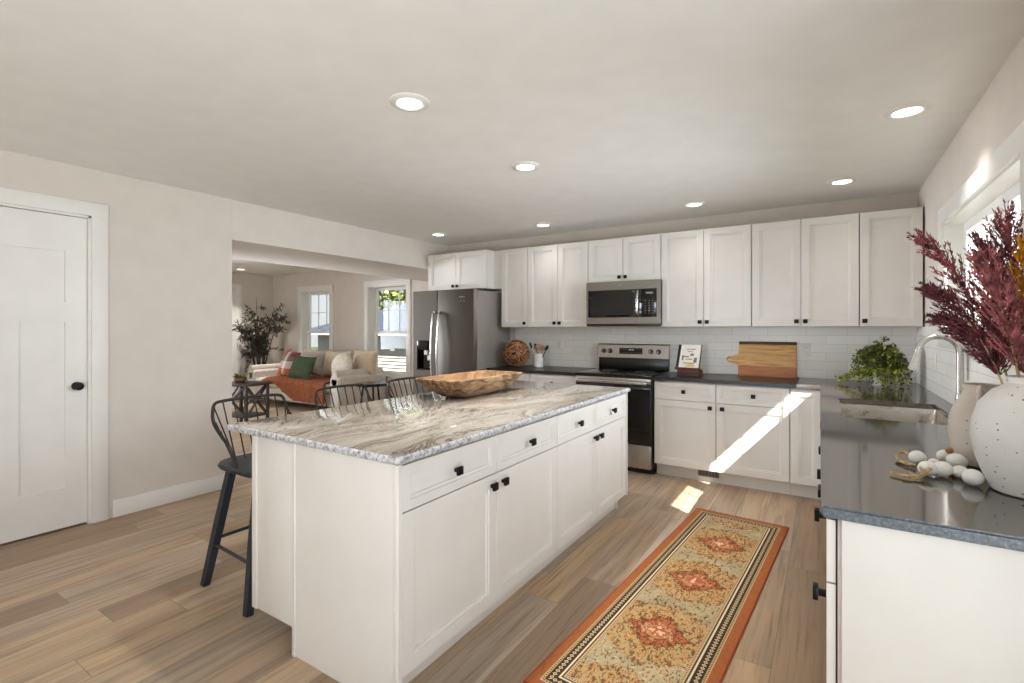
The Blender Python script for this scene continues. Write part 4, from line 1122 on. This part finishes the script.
plume('broad burgundy plume cut by the frame edge, in front of the gold one', 'plume_burgundy', (.510, 1.83, 1.50), (.48, 1.84, 1.38), nb(.01, -.02), 95, .10, 6, .34)
plume('golden yellow dried plume behind the burgundy ones', 'plume_gold', (.482, 1.955, 1.575), (.482, 1.91, 1.40), nb(.01, .0), 120, .065, 7, .45)
plume('short dark burgundy plume in the middle of the vase bunch', 'plume_deep', (.405, 2.02, 1.60), (.44, 1.93, 1.40), nb(-.01, .01), 100, .09, 8, .34)

t = thing('bead_garland', 'garland of white wooden beads with jute tassels in front of the vase', 'garland', (.29, 1.96, .914))
beads = [(.250, 2.060, .022), (.287, 2.030, .015), (.330, 2.135, .021), (.345, 2.050, .025), (.255, 1.912, .022), (.292, 1.925, .023), (.332, 1.930, .019), (.347, 1.862, .023)]
g0 = Vector((.29, 1.96, 0))
first = None
cords = MB(); cords.tube(spline([Vector((x, y, .914 + r)) - Vector((.29, 1.96, .914)) for x, y, r in [beads[4], beads[5], beads[6], beads[7]]], 5), .0022, 6)
cords.tube(spline([Vector((x, y, .914 + r)) - Vector((.29, 1.96, .914)) for x, y, r in [beads[0], beads[1], beads[2], beads[3], beads[6]]], 5), .0022, 6)
cords.build('cord', 'jute', t)
for i, (x, y, r) in enumerate(beads):
    b = MB(); b.ball((x - .29, y - 1.96, r), r, 20, (1.08, 1, .98)); b.build('bead', 'bead_white', t)
for (x, y, z, r) in ((.335, 2.100, .048, .011), (.322, 1.965, .012, .012)):
    b = MB(); b.ball((x - .29, y - 1.96, z), r, 14); b.build('wooden_bead', 'bead_wood', t)
def tassel(pts):
    b = MB()
    for k in range(5):
        rnd2 = random.Random(k); b.tube(spline([Vector(p) - Vector((.29, 1.96, 0)) + Vector((rnd2.uniform(-.003, .003), rnd2.uniform(-.003, .003), rnd2.uniform(0, .006))) for p in pts], 6), .0028, 5)
    b.build('tassel', 'jute', t)
tassel([(.24, 2.06, .020), (.225, 2.12, .02), (.205, 2.10, .012), (.200, 2.06, .008), (.215, 2.015, .006), (.235, 1.99, .006)])
tassel([(.262, 1.895, .024), (.245, 1.865, .016), (.225, 1.845, .008), (.19, 1.845, .006), (.165, 1.862, .005)])
tassel([(.262, 1.90, .030), (.24, 1.90, .022), (.24, 1.86, .010), (.215, 1.83, .005), (.19, 1.83, .005)])

# ------------------------------------------------------------------ rug
b = MB(); b.box(-RW / 2, RW / 2, -RL / 2, RL / 2, 0, .008, .002)
rg = tag(b.build('runner_rug', 'persian_rug'), 'rust and beige patterned runner rug on the floor beside the island', 'rug')
rg.location = (-.594, 2.712, .0005); rg.rotation_euler = (0, 0, R(-4.0))
b = MB(); rnd = random.Random(5)
for sg in (-1, 1):
    for i in range(90):
        x = -RW / 2 + RW * (i + .5) / 90
        b.tube([(x, sg * RL / 2, .004), (x + rnd.uniform(-.004, .004), sg * (RL / 2 + rnd.uniform(.018, .028)), .002)], .0016, 4)
b.build('fringe', 'book_red', rg)

# ------------------------------------------------------------------ living room
t = thing('sofa', 'pale grey three-seat sofa under the living room windows', 'sofa', (-7.67, 5.45, 0))
def cush(b, x0, x1, y0, y1, z0, z1, bev, mat=None): b.box(x0, x1, y0, y1, z0, z1, bev, 4, mat)
b = MB(); cush(b, -1.28, 1.28, -.42, .46, .10, .32, .03); cush(b, -1.05, 1.05, .38, .52, .30, .80, .05); b.build('frame', 'sofa_fabric', t)
for sx in (-1, 1):
    b = MB(); cush(b, sx * 1.05, sx * 1.30, -.46, .52, .10, .60, .05); b.tube([(sx * 1.175, -.46, .565), (sx * 1.175, .50, .565)], .125, 20, flatten=.55)
    b.build('arm', 'sofa_fabric', t)
for x0, x1 in ((-1.045, -.003), (.003, 1.045)):
    b = MB(); cush(b, x0, x1, -.47, .24, .325, .47, .05); b.build('seat_cushion', 'sofa_fabric', t)
for sx in (-1.2, 1.2):
    for sy in (-.38, .40):
        b = MB(); b.tube([(sx, sy, .11), (sx, sy, 0)], [.03, .022], 10); b.build('leg', 'dark_wood', t)
def pillow(name, label, mat, loc, size, rz=0, tilt=-18, roll=0, th=.16, cat='cushion', round_=False):
    t = thing(name, label, cat, loc, R(rz))
    b = MB(); n = 14; mt = Matrix.Rotation(R(tilt), 4, 'X') @ Matrix.Rotation(R(roll), 4, 'Y')
    w_, h_ = size
    for sg in (-1, 1):
        g = []
        for i in range(n + 1):
            row = []
            for j in range(n + 1):
                u, v = 2 * i / n - 1, 2 * j / n - 1
                if round_:
                    m_ = max(abs(u), abs(v)); l_ = math.hypot(u, v) or 1; pu, pv = u * m_ / l_, v * m_ / l_; k = max(0, 1 - m_ ** 2) ** .5
                else:
                    k = ((1 - u ** 2) * (1 - v ** 2)) ** .42
                    pu, pv = u * (1 - .09 * (1 - v * v)), v * (1 - .09 * (1 - u * u))
                row.append(b.bm.verts.new(mt @ Vector((pu * w_ / 2, sg * (th / 2) * k, pv * h_ / 2))))
            g.append(row)
        for i in range(n):
            for j in range(n): b.face([g[i][j], g[i + 1][j], g[i + 1][j + 1], g[i][j + 1]])
    bmesh.ops.remove_doubles(b.bm, verts=b.bm.verts[:], dist=.0005)
    b.build('cover', mat, t, ang=80)
    return t
pillow('back_cushion', 'grey back cushion on the sofa behind the green pillow', 'cushion_grey', (-8.02, 5.68, .73), (.70, .50), 0, -10, 0, .2)
pillow('back_cushion', 'tan back cushion in the middle of the sofa', 'cushion_tan', (-7.31, 5.66, .73), (.70, .50), 0, -12, 0, .2)
pillow('back_cushion', 'tan back cushion at the right end of the sofa', 'cushion_tan', (-6.60, 5.68, .79), (.56, .42), 4, -10, 0, .18)
pillow('throw_pillow', 'plaid pillow of green, white, orange and maroon against the left sofa arm', 'plaid', (-8.25, 5.36, .71), (.58, .52), -8, -20, 6, .16)
pillow('throw_pillow', 'dark green pillow leaning on the plaid pillow', 'pillow_green', (-7.66, 5.22, .675), (.66, .44), -2, -22, 2, .15)
pillow('throw_pillow', 'fluffy round cream pillow near the right end of the sofa', 'fluffy_cream', (-6.83, 5.40, .735), (.44, .44), 8, -14, 0, .17, round_=True)
# orange throw draped over the seat front
def throw():
    b = MB(); rnd = random.Random(8); nu, nv = 40, 26
    x0, x1 = -8.38, -6.70
    prof = [(.18, .478), (.0, .480), (-.2, .482), (-.38, .483), (-.46, .478), (-.492, .455), (-.497, .38), (-.500, .30), (-.503, .22), (-.506, .16)]
    rings = []
    for i in range(nu + 1):
        s_ = i / nu; row = []
        xx = x0 + (x1 - x0) * s_
        for j in range(nv + 1):
            q = j / nv * (len(prof) - 1); k = min(len(prof) - 2, int(q)); f = q - k
            yy = prof[k][0] * (1 - f) + prof[k + 1][0] * f; zz = prof[k][1] * (1 - f) + prof[k + 1][1] * f
            drop = max(0, q - 4.5) / 4.5
            lenf = .28 + .72 * min(1, max(0, s_ - .25) / .3)
            if q > 4.5:
                qq = 4.5 + (q - 4.5) * lenf; k = min(len(prof) - 2, int(qq)); f = qq - k
                yy = prof[k][0] * (1 - f) + prof[k + 1][0] * f; zz = prof[k][1] * (1 - f) + prof[k + 1][1] * f
            fold = .016 * math.sin(s_ * 31 + j * .1) * (.35 + drop) + .008 * math.sin(s_ * 67 + j * .3)
            row.append((xx - .10 * drop * (.5 - s_) + .05 * (1 - j / nv), 5.45 + yy - abs(fold) * (1 if q > 4.5 else 0) - .004, zz + (abs(fold) + .003 if q <= 4.5 else 0)))
        rings.append(row)
    b.loft(rings, False, False, closed=False)
    o = b.build('throw_blanket', 'throw_orange', ang=80)
    md = o.modifiers.new('thick', 'SOLIDIFY'); md.thickness = .008; md.offset = 1
    tag(o, 'burnt orange throw blanket draped over the sofa seat', 'blanket')
throw()
# side table with crossed sides
t = thing('console_table', 'dark wooden side table with crossed braces near the wall opening', 'table', (-6.88, 3.78, 0), R(12))
b = MB(); b.box(-.30, .30, -.22, .22, .57, .60, .004); b.build('table_top', 'dark_wood', t)
b = MB(); b.box(-.27, .27, -.19, .19, .14, .165, .003); b.build('shelf', 'dark_wood', t)
for x in (-.27, .235):
    for y in (-.195, .16):
        b = MB(); b.box(x, x + .035, y, y + .035, 0, .57, .003); b.build('leg', 'dark_wood', t)
for y in (-.185, .17):
    for s_ in (-1, 1):
        b = MB(); b.tube([(-.235 * s_, y + .006 * s_, .175), (.235 * s_, y + .006 * s_, .565)], .018, 4); b.build('cross_brace', 'dark_wood', t)
for x in (-.255, .25):
    for s_ in (-1, 1):
        b = MB(); b.tube([(x + .006 * s_, -.16 * s_, .175), (x + .006 * s_, .16 * s_, .565)], .016, 4); b.build('cross_brace', 'dark_wood', t)
t = thing('potted_plant', 'small green succulent in a brown pot on the crossed-leg side table', 'plant', (-6.90, 3.74, .6))
b = MB(); b.lathe([(.06, 0), (.085, .03), (.085, .075), (.078, .075), (.075, .06), (.01, .058)], 20); b.build('pot', 'leather_brown', t)
b = MB(); rnd = random.Random(2)
for i in range(70):
    a = rnd.uniform(0, 6.28); b.leaf((.04 * math.cos(a) * rnd.random(), .04 * math.sin(a) * rnd.random(), .06), (math.cos(a), math.sin(a), rnd.uniform(.3, 2)), (rnd.gauss(0, 1), rnd.gauss(0, 1), 1), rnd.uniform(.05, .10), .022)
b.build('foliage', 'leaf_mid', t)
t = thing('end_table', 'small round black end table at the right end of the sofa', 'table', (-5.66, 5.0, 0))
b = MB(); b.lathe([(.01, .515), (.225, .515), (.235, .525), (.235, .545), (.225, .555), (.01, .555)], 40); b.build('table_top', 'black_glass', t)
for k in range(3):
    a = R(90 + 120 * k); b = MB(); b.tube([(.12 * math.cos(a), .12 * math.sin(a), .515), (.19 * math.cos(a), .19 * math.sin(a), 0)], .014, 10); b.build('leg', 'black_metal', t)
# olive tree
t = thing('olive_tree', 'tall potted olive tree with thin dark stems in the living room corner', 'tree', (-9.30, 5.42, 0))
b = MB(); b.lathe([(.14, 0), (.18, .04), (.20, .30), (.205, .36), (.19, .36), (.18, .32), (.01, .31)], 28); b.build('pot', 'dark_wood', t)
rnd = random.Random(21); tr = MB(); lf = MB()
for k in range(11):
    a = R(k * 33 + 10); top = Vector((max(-.38, math.cos(a) * rnd.uniform(.15, .62)), math.sin(a) * rnd.uniform(.1, .42), rnd.uniform(1.15, 1.92)))
    if k == 0: top = Vector((-.03, -.05, 1.98))
    pts = bez((math.cos(a) * .05, math.sin(a) * .05, .30), (top.x * .35, top.y * .35, 1.0), top, 16)
    tr.tube(pts, [.019 - .016 * i / 16 for i in range(17)], 6)
    for m_ in range(11):
        i = rnd.randint(6, 15); p = pts[i]; d = Vector((rnd.gauss(0, 1), rnd.gauss(0, .8), rnd.gauss(.4, .5))).normalized(); e_ = p + d * rnd.uniform(.12, .26)
        e_.y = min(e_.y, .48); e_.x = max(e_.x, -.40)
        tw = bez(p, p.lerp(e_, .5) + Vector((0, 0, .03)), e_, 6); tr.tube(tw, .003, 4)
        for q in tw[1:]:
            for _ in range(3):
                lf.leaf(q, (rnd.gauss(d.x, .7), rnd.gauss(d.y, .7), rnd.gauss(.2, .7)), (rnd.gauss(0, 1), rnd.gauss(0, 1), 1), rnd.uniform(.07, .12), rnd.uniform(.02, .032))
tr.build('stems', 'bark', t); lf.build('foliage', 'leaf_olive', t)

# ------------------------------------------------------------------ outside
struct(MB().box(XR + .2, XR + 3.2, YF - .2, 1.4, 2.45, 2.6).build('sun_block_slab', 'trim_white'))  # unseen slab added to keep the sun out of the right opening
GZ = -1.2
struct(MB().box(-60, 40, LYB + .4, 60, GZ - .2, GZ).build('ground_back', 'lawn'))
struct(MB().box(XR + .5, 30, -10, LYB + .4, -.6, -.5).build('ground_side', 'lawn'))
# neighbouring house with blue-grey hip roof and white lap siding
t = thing('neighbor_house', 'white lap-sided house with a blue-grey shingle roof outside the living windows', 'house', (-11.0, 11.6, GZ))
hx0, hx1, hd, hw = -5.0, 5.0, 7.0, 2.35
b = MB()
b.box(hx0, hx1, 0, hd, 0, hw)
for i in range(21):
    z = .05 + i * .11; b.prism([(-.001, z + .02), (-.045, z + .0), (-.012, z + .108), (-.001, z + .108)], 'x', hx0, hx1)
b.build('siding_wall', 'siding_white', t)
b = MB(); ov = .45; x0, x1, y0, y1 = hx0 - ov, hx1 + ov, -ov, hd + ov; zr = 3.9
lo = [(x0, y0, hw), (x1, y0, hw), (x1, y1, hw), (x0, y1, hw)]
vs = [b.bm.verts.new(p) for p in lo]; v2 = [b.bm.verts.new((p[0], p[1], hw + .12)) for p in lo]
ra = b.bm.verts.new((x0 + 3.2, hd / 2, zr)); rb = b.bm.verts.new((x1 - 3.2, hd / 2, zr))
b.face(vs)
for i in range(4): b.face([vs[i], vs[(i + 1) % 4], v2[(i + 1) % 4], v2[i]])
b.face([v2[0], v2[1], rb, ra]); b.face([v2[1], v2[2], rb]); b.face([v2[2], v2[3], ra, rb]); b.face([v2[3], v2[0], ra])
b.build('roof', 'shingle_blue', t, smooth=False)
b = MB(); b.box(x0 + .02, x1 - .02, y0 - .015, y0, hw - .02, hw + .12); b.build('fascia', 'trim_white', t)
flat('tree_leaf', (116, 128, 58), .7, var=.4, scale=2)
def tree(loc, h, r, label, seed):
    t = thing('tree', label, 'tree', loc, 0, 'trees outside')
    b = MB(); b.tube([(0, 0, 0), (.1, 0, h * .35), (0, .1, h * .7)], [.22, .17, .08], 8)
    for k in range(5):
        a = k * 1.256; b.tube([(0.05, 0.03, h * .4), (math.cos(a) * r * .4, math.sin(a) * r * .4, h * .65), (math.cos(a) * r * .7, math.sin(a) * r * .7, h * .8)], [.09, .06, .03], 6)
    b.build('trunk', 'bark', t)
    rnd = random.Random(seed); b = MB()
    for k in range(1000):
        d = Vector((rnd.gauss(0, 1), rnd.gauss(0, 1), rnd.gauss(0, 1))).normalized() * r * rnd.random() ** .4
        p = Vector((d.x, d.y, h * .72 + d.z * .75))
        b.leaf(p, (rnd.gauss(0, 1), rnd.gauss(0, 1), rnd.gauss(-.2, .6)), (rnd.gauss(0, 1), rnd.gauss(0, 1), 1), rnd.uniform(.25, .45), rnd.uniform(.16, .28))
    b.build('foliage', 'tree_leaf', t)
tree((-13.2, 22.5, GZ), 7.5, 3.4, 'leafy green tree beyond the blue-grey roof, seen in the right living window', 3)
tree((-20.5, 19.5, GZ), 7.0, 3.0, 'leafy tree beyond the house, seen in the left living window', 4)
tree((-25.5, 23.0, GZ), 7.5, 3.2, 'thin green tree at the far left behind the house', 5)
# neighbour wall seen past the sink window
t = thing('neighbor_garage', 'pale sided garage outside the sink window', 'garage', (6.5, 6.5, -.5))
b = MB(); b.box(0, 5, 0, 5, 0, 2.8)
for i in range(20):
    z = .1 + i * .13; b.prism([(-.001, z), (-.02, z), (-.005, z + .128), (-.001, z + .128)], 'y', 0, 5)
b.build('siding_wall', 'siding_white', t)
b = MB(); b.prism([(-.4, 2.8), (5.4, 2.8), (5.4, 2.95), (2.5, 4.6), (-.4, 2.95)], 'y', -.3, 5.3); b.build('roof', 'shingle_blue', t, smooth=False)
